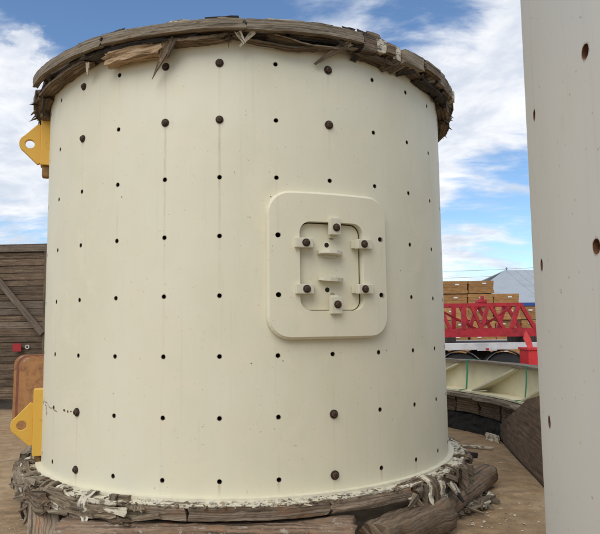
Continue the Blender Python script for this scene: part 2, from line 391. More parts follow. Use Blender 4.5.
# ------------------------------------------------------------------ the steel cylinders
RT = 2.0
def shell_mesh(name, z_bot, z_top, zr, dz, th0, dth, ncol, nrow, skip=(), hole_r=.0165):
    """rolled plate with real drilled holes: every hole sits in a cell of its own"""
    V, Fc, Nn = [], [], []; idx = {}
    wall = .05
    def vid(r, th, z):
        k = (round(r, 4), round(th % 360, 3), round(z, 4))
        if k not in idx:
            idx[k] = len(V); V.append(tuple(polar(r, th, z)))
        return idx[k]
    def face(ids, nfun):
        Fc.append(ids); Nn.extend([nfun(V[i]) for i in ids])
    radial = lambda v: tuple(Vector((v[0], v[1], 0)).normalized())
    def quad(t0, t1, za, zb):
        face([vid(RT, t0, za), vid(RT, t1, za), vid(RT, t1, zb), vid(RT, t0, zb)], radial)
    zs_cells = []
    top = zr + dz / 2; bot = zr - (nrow - 1) * dz - dz / 2
    full = 360 / dth; ncols = int(round(full)); step = 360 / ncols if abs(full - round(full)) < 1e-3 else dth
    for c in range(ncol[0], ncol[1] + 1):
        tc_ = th0 + c * dth
        for r in range(nrow):
            zc = zr - r * dz
            if (c, r) in skip:
                for k in range(4): quad(tc_ - dth / 2 + k * dth / 4, tc_ - dth / 2 + (k + 1) * dth / 4, zc - dz / 2, zc + dz / 2)
                continue
            hw = dth / 2; hh = dz / 2; sq = []
            for k in range(4): sq.append((-hw + k * hw / 2, -hh))
            for k in range(4): sq.append((hw, -hh + k * hh / 2))
            for k in range(4): sq.append((hw - k * hw / 2, hh))
            for k in range(4): sq.append((-hw, hh - k * hh / 2))
            rings = []
            for f in (1, .6, .3, 0):
                rg = []
                for (a, z_) in sq:
                    am = R_(a) * RT; ln = math.hypot(am, z_); ca, cz = am / ln * hole_r, z_ / ln * hole_r
                    rg.append((ca + (am - ca) * f, cz + (z_ - cz) * f))
                rings.append(rg)
            ids = [[vid(RT, tc_ + math.degrees(a / RT), zc + z_) for (a, z_) in rg] for rg in rings]
            for i in range(3):
                for k in range(16):
                    face([ids[i][k], ids[i][(k + 1) % 16], ids[i + 1][(k + 1) % 16], ids[i + 1][k]], radial)
            inner = [vid(RT - wall, tc_ + math.degrees(a / RT), zc + z_) for (a, z_) in rings[3]]
            axis = polar(RT, tc_, zc)
            def nin(v, axis=axis):
                d = axis - Vector(v); rad = Vector((axis.x, axis.y, 0)).normalized(); d = d - rad * d.dot(rad)
                return tuple(d.normalized())
            for k in range(16):
                face([ids[3][k], ids[3][(k + 1) % 16], inner[(k + 1) % 16], inner[k]], nin)
        for k in range(4):
            ta, tb_ = tc_ - dth / 2 + k * dth / 4, tc_ - dth / 2 + (k + 1) * dth / 4
            quad(ta, tb_, top, z_top); quad(ta, tb_, z_bot, bot)
    me = bpy.data.meshes.new(name); me.from_pydata(V, [], Fc); me.update()
    for p in me.polygons: p.use_smooth = True
    me.materials.append(None); me.materials.append(None)
    for p in me.polygons:
        if all(abs(math.hypot(*me.vertices[i].co.xy) - RT) < .001 for i in p.vertices): continue
        p.material_index = 1
    me.normals_split_custom_set(Nn)
    return me
def liner_mesh(name, r, z0, z1, n=90):
    bm = bmesh.new(); lo = [bm.verts.new(polar(r, 360 * k / n, z0)) for k in range(n)]; hi = [bm.verts.new(polar(r, 360 * k / n, z1)) for k in range(n)]
    lo2 = [bm.verts.new(polar(r - .03, 360 * k / n, z0)) for k in range(n)]; hi2 = [bm.verts.new(polar(r - .03, 360 * k / n, z1)) for k in range(n)]
    for k in range(n):
        j = (k + 1) % n
        bm.faces.new((lo[k], lo[j], hi[j], hi[k])); bm.faces.new((lo2[j], lo2[k], hi2[k], hi2[j])); bm.faces.new((hi[k], hi[j], hi2[j], hi2[k])); bm.faces.new((lo[j], lo[k], lo2[k], lo2[j]))
    return bm
def bolt_bm(r=.031):
    """washer, hexagonal head and stud end, axis along +Y negative (outwards is -Y)"""
    bm = bmesh.new()
    def disc(r0, y0, y1, n, ph=0, mi=0, ch=.2):
        a = [bm.verts.new((r0 * cos(ph + 2 * pi * k / n), y0, r0 * sin(ph + 2 * pi * k / n))) for k in range(n)]
        c_ = [bm.verts.new((r0 * cos(ph + 2 * pi * k / n), y0 + (y1 - y0) * (1 - ch), r0 * sin(ph + 2 * pi * k / n))) for k in range(n)]
        d_ = [bm.verts.new((r0 * .86 * cos(ph + 2 * pi * k / n), y1, r0 * .86 * sin(ph + 2 * pi * k / n))) for k in range(n)]
        for k in range(n):
            j = (k + 1) % n
            for p_, q_ in ((a, c_), (c_, d_)): f = bm.faces.new((p_[k], p_[j], q_[j], q_[k])); f.material_index = mi
        f = bm.faces.new(d_); f.material_index = mi
    disc(r, .0, -.009, 20); disc(r * .70, -.009, -.023, 6, .3, 1); disc(r * .36, -.023, -.027, 10, 0, 0)
    bmesh.ops.recalc_face_normals(bm, faces=bm.faces)
    return bm
_bm = bolt_bm(); BOLT = bpy.data.meshes.new('bolt'); _bm.to_mesh(BOLT); _bm.free(); BOLT.materials.append(M['rust']); BOLT.materials.append(M['rust_light'])
def put_bolt(parent, r, th, z, spin=0, s=1.0, name='bolt'):
    o = obj(name, BOLT, None, parent); p = polar(r, th, z); o.location = p
    o.rotation_euler = (0, 0, R_(th)); o.scale = (s, s, s)
    o.rotation_mode = 'XYZ'; o.rotation_euler = (0, spin, R_(th))
    return o

TANK = thing('steel_cylinder', 'tall cream steel cylinder drilled with rows of bolt holes, hatch plate on its side', 'steel cylinder', (-.5372, 6.4962, 0))
HS = {(2, 3), (2, 4)}
M['bore'] = simple('rusty_hole_edge', (.055, .035, .022), .85, var=.6, scale=60)
M['bore2'] = simple('rust_brown_hole', (.20, .085, .04), .85, var=.6, scale=40)
def shell_obj(me, ma, mb, par):
    me.materials[0] = ma; me.materials[1] = mb
    return obj('shell', me, None, par)
sh = shell_obj(shell_mesh('shell', .40, 3.80, ZR, DZ, TH0, DTH, (-14, 14), 8, HS), M['cream'], M['bore'], TANK)
# closing strip behind (29 columns of 12.211 degrees leave a narrow seam at the back)
bm = bmesh.new(); t0_, t1_ = TH0 + 14.5 * DTH, TH0 - 14.5 * DTH + 360
loft([(polar(RT - .025, t0_ + (t1_ - t0_) * k / 4, 2.1), polar(.05, t0_ + (t1_ - t0_) * k / 4, 0), Vector((0, 0, 3.4))) for k in range(5)], rectprof(1, 1), bm=bm)
obj('seam_strip', bm, M['cream'], TANK)
obj('rubber_liner', liner_mesh('liner', RT - .05, .40, 3.79), M['dark'], TANK, smooth=False)
rnd = random.Random(4)
for c_, r_ in BOLTS: put_bolt(TANK, RT, TH0 + c_ * DTH, ZR - r_ * DZ, rnd.random() * 3, 1.0 + rnd.uniform(-.05, .12))
# base flange of the shell
bm = loft([(polar(2.025, 360 * k / 120, .395), polar(.05, 360 * k / 120, 0), Vector((0, 0, .022))) for k in range(121)], rectprof(1, 1))
obj('base_flange', bm, M['white_edge'], TANK)

# --- hatch plate, curved to the shell
def rrect(s0, s1, z0, z1, rad, n=7):
    pts = []
    for (cxx, czz, a0) in ((s1 - rad, z1 - rad, 0), (s0 + rad, z1 - rad, 90), (s0 + rad, z0 + rad, 180), (s1 - rad, z0 + rad, 270)):
        for k in range(n + 1):
            a = R_(a0 + 90 * k / n); pts.append((cxx + rad * cos(a), czz + rad * sin(a)))
    out = []
    for i, p_ in enumerate(pts):      # subdivide the long sides so the plate can follow the curve
        q_ = pts[(i + 1) % len(pts)]; d = math.hypot(q_[0] - p_[0], q_[1] - p_[1]); m_ = max(1, int(d / .05))
        for j in range(m_): out.append((p_[0] + (q_[0] - p_[0]) * j / m_, p_[1] + (q_[1] - p_[1]) * j / m_))
    return out
def circ(s, z, r, n=14): return [(s + r * cos(2 * pi * k / n), z + r * sin(2 * pi * k / n)) for k in range(n)]
def curved_plate(outer, holes, r_front, r_back, bev=.008, outer_bev=None):
    """plate with cut-outs, given in (arc length at RT, z)"""
    def shrink(pts, d):
        out = []; n = len(pts)
        for i in range(n):
            a, c_ = Vector(pts[i - 1]), Vector(pts[(i + 1) % n]); t = (c_ - a)
            if t.length < 1e-9: out.append(pts[i]); continue
            t.normalize(); nrm = Vector((-t.y, t.x)); out.append((pts[i][0] + nrm.x * d, pts[i][1] + nrm.y * d))
        return out
    bm = bmesh.new()
    loops = [shrink(outer, bev)] + holes
    edges = []
    for lp in loops:
        vs = [bm.verts.new((p_[0], 0, p_[1])) for p_ in lp]
        edges += [bm.edges.new((vs[i], vs[(i + 1) % len(vs)])) for i in range(len(vs))]
    bmesh.ops.triangle_fill(bm, use_beauty=True, use_dissolve=False, edges=edges, normal=(0, -1, 0))
    s_lo = min(p_[0] for p_ in outer); s_hi = max(p_[0] for p_ in outer); s = s_lo + .02
    while s < s_hi:
        bmesh.ops.bisect_plane(bm, geom=bm.verts[:] + bm.edges[:] + bm.faces[:], plane_co=(s, 0, 0), plane_no=(1, 0, 0)); s += .03
    front = set()
    for f in bm.faces:
        if f.normal.y > 0: f.normal_flip()
    def mp(s, r, z): return polar(r, math.degrees(s / RT), z)
    nf = len(bm.faces)
    for v in bm.verts: v.co = mp(v.co.x, r_front, v.co.z)
    def wallq(lp, r_a, lp2, r_b):
        a = [bm.verts.new(mp(p_[0], r_a, p_[1])) for p_ in lp]; c_ = [bm.verts.new(mp(p_[0], r_b, p_[1])) for p_ in lp2]
        for i in range(len(a)):
            j = (i + 1) % len(a); bm.faces.new((a[i], a[j], c_[j], c_[i]))
    wallq(loops[0], r_front, outer, r_front - bev); wallq(outer, r_front - bev, outer, r_back)
    n0 = len(bm.faces)
    for h in [q_ for q_ in holes if len(q_) > 30]: wallq([q for q in reversed(h)], r_front, [q for q in reversed(h)], r_back)
    n1 = len(bm.faces)
    for h in [q_ for q_ in holes if len(q_) <= 30]: wallq([q for q in reversed(h)], r_front, [q for q in reversed(h)], r_back)
    bm.normal_update()
    me = bpy.data.meshes.new('plate'); bm.to_mesh(me); bm.free(); me.update()
    Nn = []
    for p_ in me.polygons:
        p_.use_smooth = True
        if p_.index >= n1: p_.material_index = 1
        cn = p_.center; rad = Vector((cn.x, cn.y, 0)).normalized()
        fr_ = p_.index < nf
        n_ = p_.normal.copy()
        if fr_ :
            for li in p_.loop_indices:
                v = me.vertices[me.loops[li].vertex_index].co; Nn.append(tuple(Vector((v.x, v.y, 0)).normalized()))
        else:
            for li in p_.loop_indices: Nn.append(tuple(n_))
    me.normals_split_custom_set(Nn)
    return me
S_ = lambda deg: R_(deg) * RT
HATCH_S0, HATCH_S1, HZ0, HZ1 = S_(8.25), S_(36.75), 1.515, 2.62
OS0, OS1, OZ0, OZ1 = S_(15.1), S_(29.95), 1.725, 2.392
outer = rrect(HATCH_S0, HATCH_S1, HZ0, HZ1, .17)
opening = rrect(OS0, OS1, OZ0, OZ1, .085)
hole4 = [circ(S_(a), z, .019) for a, z in ((10.55, 2.283), (10.55, 1.843), (34.6, 2.285), (34.6, 1.846))]
obj('hatch_plate', curved_plate(outer, [opening] + hole4, RT + .062, RT + .001, .018), [M['cream'], M['bore']], TANK)
obj('hatch_gap_shade', curved_plate(rrect(OS0 + .0, OS1 - .0, OZ0 + .0, OZ1 - .0, .08), [], RT + .004, RT + .0005, .001), simple('dark_gap_shade', (.035, .028, .02), .9), TANK)  # dark strip stands in for the shade in the gap round the door
door = obj('hatch_door', curved_plate(rrect(OS0 + .005, OS1 - .012, OZ0 + .004, OZ1 - .009, .078), [circ(S_(21.6), 2.222, .019), circ(S_(21.6), 1.882, .019)], RT + .014, RT + .003, .004), [M['cream'], M['bore']], TANK)
# weld bead round the plate
def ring_path(pts, r): return [polar(r, math.degrees(s / RT), z) for s, z in pts]
bm = bmesh.new(); pth = ring_path(outer, RT + .002); pth.append(pth[0]); tube(bm, pth, .007, 6)
obj('weld_bead', bm, M['edge'], TANK, smooth=True)
def local_block(th, z, parts, mat, name, parent, r=RT):
    """boxes in a local frame: x tangential, y outwards, z up"""
    bm = bmesh.new()
    for (x0, x1, y0, y1, z0, z1, bv) in parts: box(bm, x0, x1, -y1, -y0, z0, z1, bv)
    o = obj(name, bm, mat, parent); o.location = polar(r, th, z); o.rotation_euler = (0, 0, R_(th)); return o
for (th, z, kind) in ((16.17, 2.226, 'l'), (29.5, 2.234, 'r'), (22.84, 2.348, 't'), (16.21, 1.884, 'l'), (29.5, 1.888, 'r'), (22.83, 1.77, 'b')):
    if kind in 'lr':
        s_ = 1 if kind == 'r' else -1
        prts = [(-.068 + .012 * s_, .068 + .012 * s_, .05, .098, -.036, .036, .005)]
        prts.append((-.055 * s_ - .018, -.055 * s_ + .018, .02, .052, -.03, .03, .003))
    else:
        s_ = 1 if kind == 't' else -1
        prts = [(-.048, .04, .05, .098, -.062 + .008 * s_, .066 + .008 * s_, .005), (-.03, .03, .02, .052, -.06 * s_ - .012, -.06 * s_ + .012, .003)]
    cl_ = local_block(th, z, prts, M['edge'], 'clamp', TANK)
    bo = obj('clamp_bolt', BOLT, None, cl_); bo.location = (.0, -.098, 0); bo.rotation_euler = (0, rnd.random(), 0); bo.scale = (.95, 1.1, .95)
for th, z, up in ((22.1, 2.156, 1), (22.2, 1.966, -1)):
    bm = bmesh.new()
    pf = [(-.10, 0), (-.10, .025), (-.075, .060), (-.03, .078), (.03, .078), (.07, .055), (.10, .028), (.10, 0)]
    lo = [bm.verts.new((x, -.02 - y, -.014)) for x, y in pf]; hi = [bm.verts.new((x, -.02 - y, .014)) for x, y in pf]
    for k in range(len(pf)):
        j = (k + 1) % len(pf); bm.faces.new((lo[k], lo[j], hi[j], hi[k]))
    bm.faces.new(lo); bm.faces.new(hi); box(bm, -.05, .05, -.034, -.02, -.034 if up > 0 else .01, -.01 if up > 0 else .034, .003)
    bmesh.ops.recalc_face_normals(bm, faces=bm.faces)
    h = obj('hatch_handle', bm, M['edge'], TANK); h.location = polar(RT, th, z); h.rotation_euler = (R_(-6 * up), R_(3), R_(th))

# --- yellow lifting lugs at the left
def lug(z0, z1, zc, th=-69.5, flip=False, ear=.27, label=None):
    lg = bpy.data.objects.new('lifting_lug', None); C.objects.link(lg); lg.parent = TANK
    lg.location = polar(RT, th, 0); lg.rotation_euler = (0, 0, R_(th))     # local: x tangential, -y outwards
    if label: lg['label'] = label
    bm = bmesh.new(); box(bm, -.075, .075, -.078, .03, z0, z1, .006); obj('backing_bar', bm, M['yellow'], lg)
    bm = bmesh.new()
    # ear outline in (outward, z)
    hr, r1 = .042, .085; yc = ear - r1
    outl = [(.078, zc + .19), (.105, zc + .205)] + [(yc + r1 * cos(R_(a)), zc + .0 + r1 * sin(R_(a)) * 1.05) for a in (62, 40, 20, 0, -20, -40, -62)] + [(.105, zc - .195), (.078, zc - .18)]
    n = 24; hole = [(yc - .01 + hr * cos(2 * pi * k / n), zc + hr * sin(2 * pi * k / n)) for k in range(n)]
    edges = []
    for lp in (outl, hole):
        vs = [bm.verts.new((0, -p_[0], p_[1])) for p_ in lp]; edges += [bm.edges.new((vs[i], vs[(i + 1) % len(vs)])) for i in range(len(vs))]
    bmesh.ops.triangle_fill(bm, use_beauty=True, edges=edges, normal=(1, 0, 0))
    g = bmesh.ops.extrude_face_region(bm, geom=bm.faces[:]); 
    for v in [q for q in g['geom'] if isinstance(q, bmesh.types.BMVert)]: v.co.x += .045
    bmesh.ops.translate(bm, vec=(-.022, 0, 0), verts=bm.verts)
    bmesh.ops.recalc_face_normals(bm, faces=bm.faces)
    bmesh.ops.bevel(bm, geom=[e for e in bm.edges if e.calc_face_angle(0) > .9], offset=.004, segments=1, affect='EDGES')
    obj('ear_plate', bm, M['yellow'], lg)
    bm = bmesh.new(); box(bm, -.05, .05, -.062, -.0, z0 - .11, z0 - .001, .015); obj('lug_foot', bm, simple_lugfoot, lg)
    return lg
simple_lugfoot = simple('rust_stained_steel', (.26, .14, .04), .7, var=.6, scale=14)
lug(3.17, 3.76, 3.375, label='orange-yellow lug near the top rim')
lug(.46, 1.06, .735, label='bright yellow lug near the ground')
# rust marks and cracked paint near the lower lug
bm = bmesh.new(); rn = random.Random(8)
def chip(bm, th, z, w, h, ang=0):
    c_, s_ = cos(ang), sin(ang); n = 7; vs = []
    for k in range(n):
        a = 2 * pi * k / n; q = rn.uniform(.6, 1.1); x = w * cos(a) * q; y = h * sin(a) * q
        X_, Y_ = x * c_ - y * s_, x * s_ + y * c_
        vs.append(bm.verts.new(polar(RT + .002, th + math.degrees(X_ / RT), z + Y_)))
    bm.faces.new(vs)
for k in range(16):
    f = k / 15
    if rn.random() < .8: chip(bm, -61.5 + f * 13, .985 - f * .05 + rn.uniform(-.01, .01), .028, .0028, -.25 + rn.uniform(-.5, .5))
for th, z, w, h in ((-57.2, .93, .006, .03), (-56.6, .89, .007, .022), (-58.5, .95, .008, .008), (-44.0, .955, .018, .014), (-42.3, .95, .012, .01), (-40.8, .955, .016, .007)): chip(bm, th, z, w, h)
for k in range(14): chip(bm, rn.uniform(-30, 55), rn.uniform(.47, 2.9), rn.uniform(.003, .006), rn.uniform(.002, .005))
obj('paint_chips', bm, simple('rust_marks', (.13, .06, .03), .8, scale=30), TANK, kind='stuff')

# ------------------------------------------------------------------ plywood ring on top of the cylinder
TOP = thing('plywood_top_ring', 'weathered plywood ring with torn splintered edge lying on top of the cream cylinder', 'plywood ring', (-.5372, 6.4962, 0))
rp = rectprof(4, 2)
rnd = random.Random(11)
# inner deck of bent boards
t = -180.0
while t < 180:
    w = rnd.uniform(14, 24); t2 = min(t + w, 180)
    dz_ = rnd.uniform(-.006, .008)
    obj('deck_board', loft(arc_frames(1.80, 2.10 + rnd.uniform(-.02, .02), t + .25, t2 - .25, 3.802 + dz_, 3.862 + dz_), rp, .012, .03, int(t) + 500), M['ply_old'], TOP); t = t2
# smooth hoop board on the left and front
for (a, c_, r0, r1, z0, z1, s_) in ((-88, -60, 2.10, 2.15, 3.71, 3.80, 1), (-59, -27, 2.135, 2.18, 3.787, 3.866, 2), (-26.6, 4.0, 2.135, 2.18, 3.797, 3.872, 3), (4.5, 29, 2.13, 2.175, 3.803, 3.884, 4)):
    obj('hoop_board', loft(arc_frames(r0, r1, a, c_, z0, z1, zf=lambda f, s_=s_: .006 * sin(5 * f + s_)), rectprof(3, 5), .0065, .02, s_ * 7, freq=14), M['hoop'], TOP)
# dark, delaminated layers under the hoop
for (a, c_, z0, z1, r0, r1, sag, mt) in ((-66, -34, 3.745, 3.775, 2.0, 2.12, .035, 'ply_old'), (-50, -24, 3.77, 3.79, 2.01, 2.13, .015, 'black_wood'), (-33, -6, 3.775, 3.80, 2.0, 2.12, .03, 'black_wood'),
        (-16, 0, 3.77, 3.79, 2.0, 2.12, .02, 'ply_old'), (3, 27, 3.79, 3.80, 2.0, 2.10, .0, 'black_wood'), (2, 25, 3.775, 3.787, 2.015, 2.10, .055, 'ply_old'), (9, 30, 3.785, 3.793, 2.02, 2.12, .04, 'grey_fibre'),
        (-80, -58, 3.69, 3.74, 2.0, 2.12, .02, 'ply_old'), (-90, -66, 3.61, 3.68, 2.01, 2.09, .02, 'ply_old')):
    obj('loose_veneer', loft(arc_frames(r0, r1, a, c_, z0, z1, zf=lambda f, g=sag: -g * sin(pi * f)), rectprof(5, 1), .016, .05, int(a * 3 + 900), freq=14), M[mt], TOP)
# the wide broken board with fresh wood on its face, left of the middle
obj('broken_board', loft(arc_frames(2.02, 2.12, -27.5, -13.2, 3.665, 3.765, n=10, zf=lambda f: .010 * f), rectprof(5, 5), .020, .04, 77, freq=24), M['fresh'], TOP, label='board broken open with pale orange wood showing')
obj('broken_board', loft(arc_frames(2.01, 2.13, -29, -12, 3.755, 3.785, n=10), rectprof(3, 1), .014, .06, 78), M['black_wood'], TOP)
def sliver(th0_, z0_, th1_, z1_, w0, w1, r0=2.1, r1=2.08, mt='ply_old', th_=.015, seed=1, bend=0, n=6, name='splinter', parent=None):
    fr = []
    for i in range(n + 1):
        f = i / n; tt = th0_ + (th1_ - th0_) * f
        fr.append((polar(r0 + (r1 - r0) * f + bend * sin(pi * f), tt, z0_ + (z1_ - z0_) * f)))
    d = (fr[-1] - fr[0]).normalized(); rad = polar(1, (th0_ + th1_) / 2, 0); s = d.cross(rad).normalized()
    frs = [(p_, s * max(w0 + (w1 - w0) * i / n, .003), rad * th_ * (1 - .6 * i / n)) for i, p_ in enumerate(fr)]
    return obj(name, loft(frs, rectprof(3, 1), min(.005, w0 * .18), .012, seed, freq=16), M[mt], parent or TOP)
sliver(-11.2, 3.76, -16.0, 3.50, .07, .004, 2.11, 2.07, 'ply_old', .02, 3)
sliver(-12.5, 3.77, -14.0, 3.61, .06, .02, 2.10, 2.09, 'fresh', .02, 4)
sliver(-10.5, 3.77, -12.2, 3.64, .05, .01, 2.12, 2.10, 'ply_old', .02, 14)
sliver(.8, 3.80, .6, 3.70, .014, .004, 2.1, 2.08, 'black_wood', .012, 5)
sliver(2.6, 3.80, 3.9, 3.725, .05, .02, 2.12, 2.10, 'ply_white', .015, 6)
sliver(5.8, 3.80, 2.9, 3.705, .04, .012, 2.13, 2.08, 'ply_white', .012, 16)
sliver(25.5, 3.79, 19.2, 3.63, .06, .02, 2.12, 2.03, 'ply_old', .02, 7)
sliver(26.5, 3.80, 22.2, 3.69, .05, .006, 2.14, 2.05, 'ply_old', .015, 8)
sliver(24.0, 3.80, 27.2, 3.745, .05, .02, 2.14, 2.08, 'black_wood', .015, 9)
sliver(-33, 3.74, -34.5, 3.66, .05, .02, 2.1, 2.06, 'ply_white', .015, 10)
for k in range(26):   # ragged tips at the left end of the ring
    th = rnd.uniform(-84, -56); z = rnd.uniform(3.66, 3.80)
    sliver(th, z, th + rnd.uniform(-3, 1), z - rnd.uniform(.02, .12), rnd.uniform(.02, .06), .005, rnd.uniform(2.06, 2.13), rnd.uniform(2.08, 2.20), rnd.choice(['ply_old', 'black_wood', 'grey_fibre', 'ply_old']), .015, 40 + k)
sliver(-72, 3.66, -74, 3.53, .06, .008, 2.08, 2.13, 'black_wood', .02, 90); sliver(-70, 3.70, -76, 3.58, .05, .006, 2.06, 2.16, 'ply_old', .015, 91)
# chunky radial blocks on the right
t = 29.5; k = 0
while t < 112:
    w = rnd.choice([1.6, 2.4, 3.2, 4.6, 6.0, 7.5]); gap = rnd.uniform(.1, .6)
    mt = 'ply_white' if w < 3 and rnd.random() < .75 else rnd.choice(['ply_old', 'ply_old', 'ply_hoop', 'grey_fibre'])
    zt = 3.885 + rnd.uniform(-.02, .012); dr = rnd.uniform(-.03, .02)
    obj('rim_block', loft(arc_frames(2.07, 2.165 + dr, t, t + w, 3.775 + rnd.uniform(-.015, .02), zt, n=max(2, int(w))), rectprof(2, 3), .007, .008, 300 + k, freq=16), M[mt], TOP)
    t += w + gap; k += 1
for k in range(34):   # under-layer of broken boards on the right, slanting inwards
    th = 29 + k * 2.5 + rnd.uniform(-1, 1); z = 3.775 + rnd.uniform(-.02, .01)
    sliver(th, z + .015, th + rnd.uniform(-3.5, 3), z - rnd.uniform(.01, .055), rnd.uniform(.04, .10), rnd.uniform(.02, .06), 2.13, 2.015, rnd.choice(['ply_old', 'black_wood', 'ply_hoop', 'grey_fibre', 'black_wood', 'ply_old']), .02, 130 + k, name='broken_veneer')
for (a, c_, z0, z1) in ((29, 52, 3.745, 3.775), (50, 74, 3.735, 3.77), (70, 96, 3.70, 3.76), (78, 104, 3.62, 3.69)):
    obj('loose_veneer', loft(arc_frames(2.0, 2.11, a, c_, z0, z1, zf=lambda f: -.01 * sin(6 * f)), rectprof(5, 1), .018, .05, int(a * 3 + 900), freq=14), M['black_wood' if a in (50,) else 'ply_old'], TOP)
for k in range(16):
    th = rnd.uniform(62, 98); z = rnd.uniform(3.70, 3.86)
    sliver(th, z, th + rnd.uniform(-1, 3), z - rnd.uniform(-.03, .1), rnd.uniform(.02, .05), .004, rnd.uniform(2.08, 2.13), rnd.uniform(2.12, 2.19), rnd.choice(['ply_old', 'black_wood', 'grey_fibre']), .012, 240 + k)
# scraps standing on the ring's upper edge
for th, w, z, mt in ((-35, 4, 3.875, 'black_wood'), (-31, 5, 3.88, 'ply_old'), (-25, 3, 3.885, 'black_wood'), (-41, 4, 3.87, 'grey_fibre'), (-4, 7, 3.895, 'black_wood'), (-1.5, 4, 3.89, 'ply_old'), (25, 2, 3.905, 'black_wood'), (28, 4, 3.905, 'black_wood'), (30.5, 3, 3.91, 'ply_old'), (-58, 5, 3.86, 'ply_old'), (9, 6, 3.89, 'ply_white'), (17, 5, 3.895, 'ply_old'), (48, 5, 3.89, 'black_wood'), (70, 5, 3.885, 'black_wood'), (-12, 5, 3.885, 'ply_white')):
    obj('rim_scrap', loft(arc_frames(2.06, 2.15, th, th + w, z - .015, z + .012, n=4), rectprof(3, 1), .012, .04, int(th * 5 + 700), freq=20), M[mt], TOP)

# ------------------------------------------------------------------ plywood ring and rubble under the cylinder
BASE = thing('plywood_base_ring', 'thick chalky plywood ring with torn grey edge under the cream cylinder', 'plywood ring', (-.5372, 6.4962, 0))
rnd = random.Random(23)
t = -172.0; k = 0
while t < 188:
    w = rnd.uniform(16, 27); w = min(w, 188 - t); a, c_ = t + .2, t + w - .2; mid = (a + c_) / 2
    mt = 'ply_tan'
    obj('ring_board', loft(arc_frames(1.85, 2.155 + rnd.uniform(-.015, .015), a, c_, .285, .378 + rnd.uniform(-.004, .004)), rectprof(5, 4), .010, .02, 800 + k, freq=12), M[mt], BASE)
    t += w; k += 1
obj('ledge_coat', loft(arc_frames(2.04, 2.148, -74, 120, .372, .387, n=240), rectprof(6, 1), .007, .01, 4, freq=30), M['coat'], BASE)
# chalky flakes lying on the ledge
def flakes(bm, n, t0_, t1_, r0, r1, z0, size, rn, flat=.35):
    for _ in range(n):
        th = rn.uniform(t0_, t1_); r = rn.uniform(r0, r1); c_ = polar(r, th, z0 + rn.uniform(0, .01)); s = rn.uniform(*size)
        rot = Matrix.Rotation(rn.uniform(0, 6.3), 3, 'Z') @ Matrix.Rotation(rn.uniform(-flat, flat), 3, 'X') @ Matrix.Rotation(rn.uniform(-flat, flat), 3, 'Y')
        m_ = 5; hgt = s * rn.uniform(.12, .3); lo = []; hi = []
        for k in range(m_):
            a = 2 * pi * k / m_ + rn.uniform(-.3, .3); q = rn.uniform(.45, 1) * s
            lo.append(bm.verts.new(c_ + rot @ Vector((q * cos(a), q * sin(a) * .6, 0)))); hi.append(bm.verts.new(c_ + rot @ Vector((q * cos(a) * .9, q * sin(a) * .55, hgt))))
        for k in range(m_):
            j = (k + 1) % m_; bm.faces.new((lo[k], lo[j], hi[j], hi[k]))
        bm.faces.new(hi); bm.faces.new(lo[::-1])
rn = random.Random(5)
bm = bmesh.new(); flakes(bm, 620, -16, 100, 2.05, 2.15, .376, (.008, .035), rn); flakes(bm, 260, -60, -14, 2.05, 2.13, .376, (.008, .03), rn)
obj('chalk_flakes', bm, M['chalk'], BASE, kind='stuff')
bm = bmesh.new(); flakes(bm, 420, -75, 100, 2.04, 2.17, .376, (.01, .04), rn, .5); flakes(bm, 300, -75, -15, 2.05, 2.2, .36, (.015, .05), rn, .9)
uvl = bm.loops.layers.uv.verify()
for f in bm.faces:
    for l in f.loops: l[uvl].uv = (l.vert.co.x, l.vert.co.y)
obj('wood_flakes', bm, M['grey_fibre'], BASE, kind='stuff')
# upright splinters and broken blocks on the right half of the ring
for k in range(46):
    th = rnd.uniform(38, 104); z = rnd.uniform(.25, .37); r = 2.16 + rnd.uniform(-.01, .03)
    sliver(th, z, th + rnd.uniform(-4, 4), z - rnd.uniform(.02, .15), rnd.uniform(.03, .08), rnd.uniform(.015, .05), r, r + rnd.uniform(-.02, .07), rnd.choice(['grey_fibre', 'ply_old', 'ply_tan', 'ply_white', 'black_wood']), rnd.uniform(.015, .03), 3400 + k, parent=BASE)
for k, (a, w, z0, z1, r1) in enumerate(((43, 3.0, .10, .37, 2.21), (47.5, 1.6, .12, .36, 2.22), (62, 2.4, .16, .36, 2.22), (68, 1.8, .14, .34, 2.23), (75, 3.5, .18, .37, 2.21))):
    obj('upright_block', loft(arc_frames(2.15, r1, a, a + w, z0, z1, n=3), rectprof(3, 6), .014, .01, 1700 + k, freq=18), M[('ply_hoop', 'ply_white', 'ply_tan', 'grey_fibre', 'ply_old')[k]], BASE)
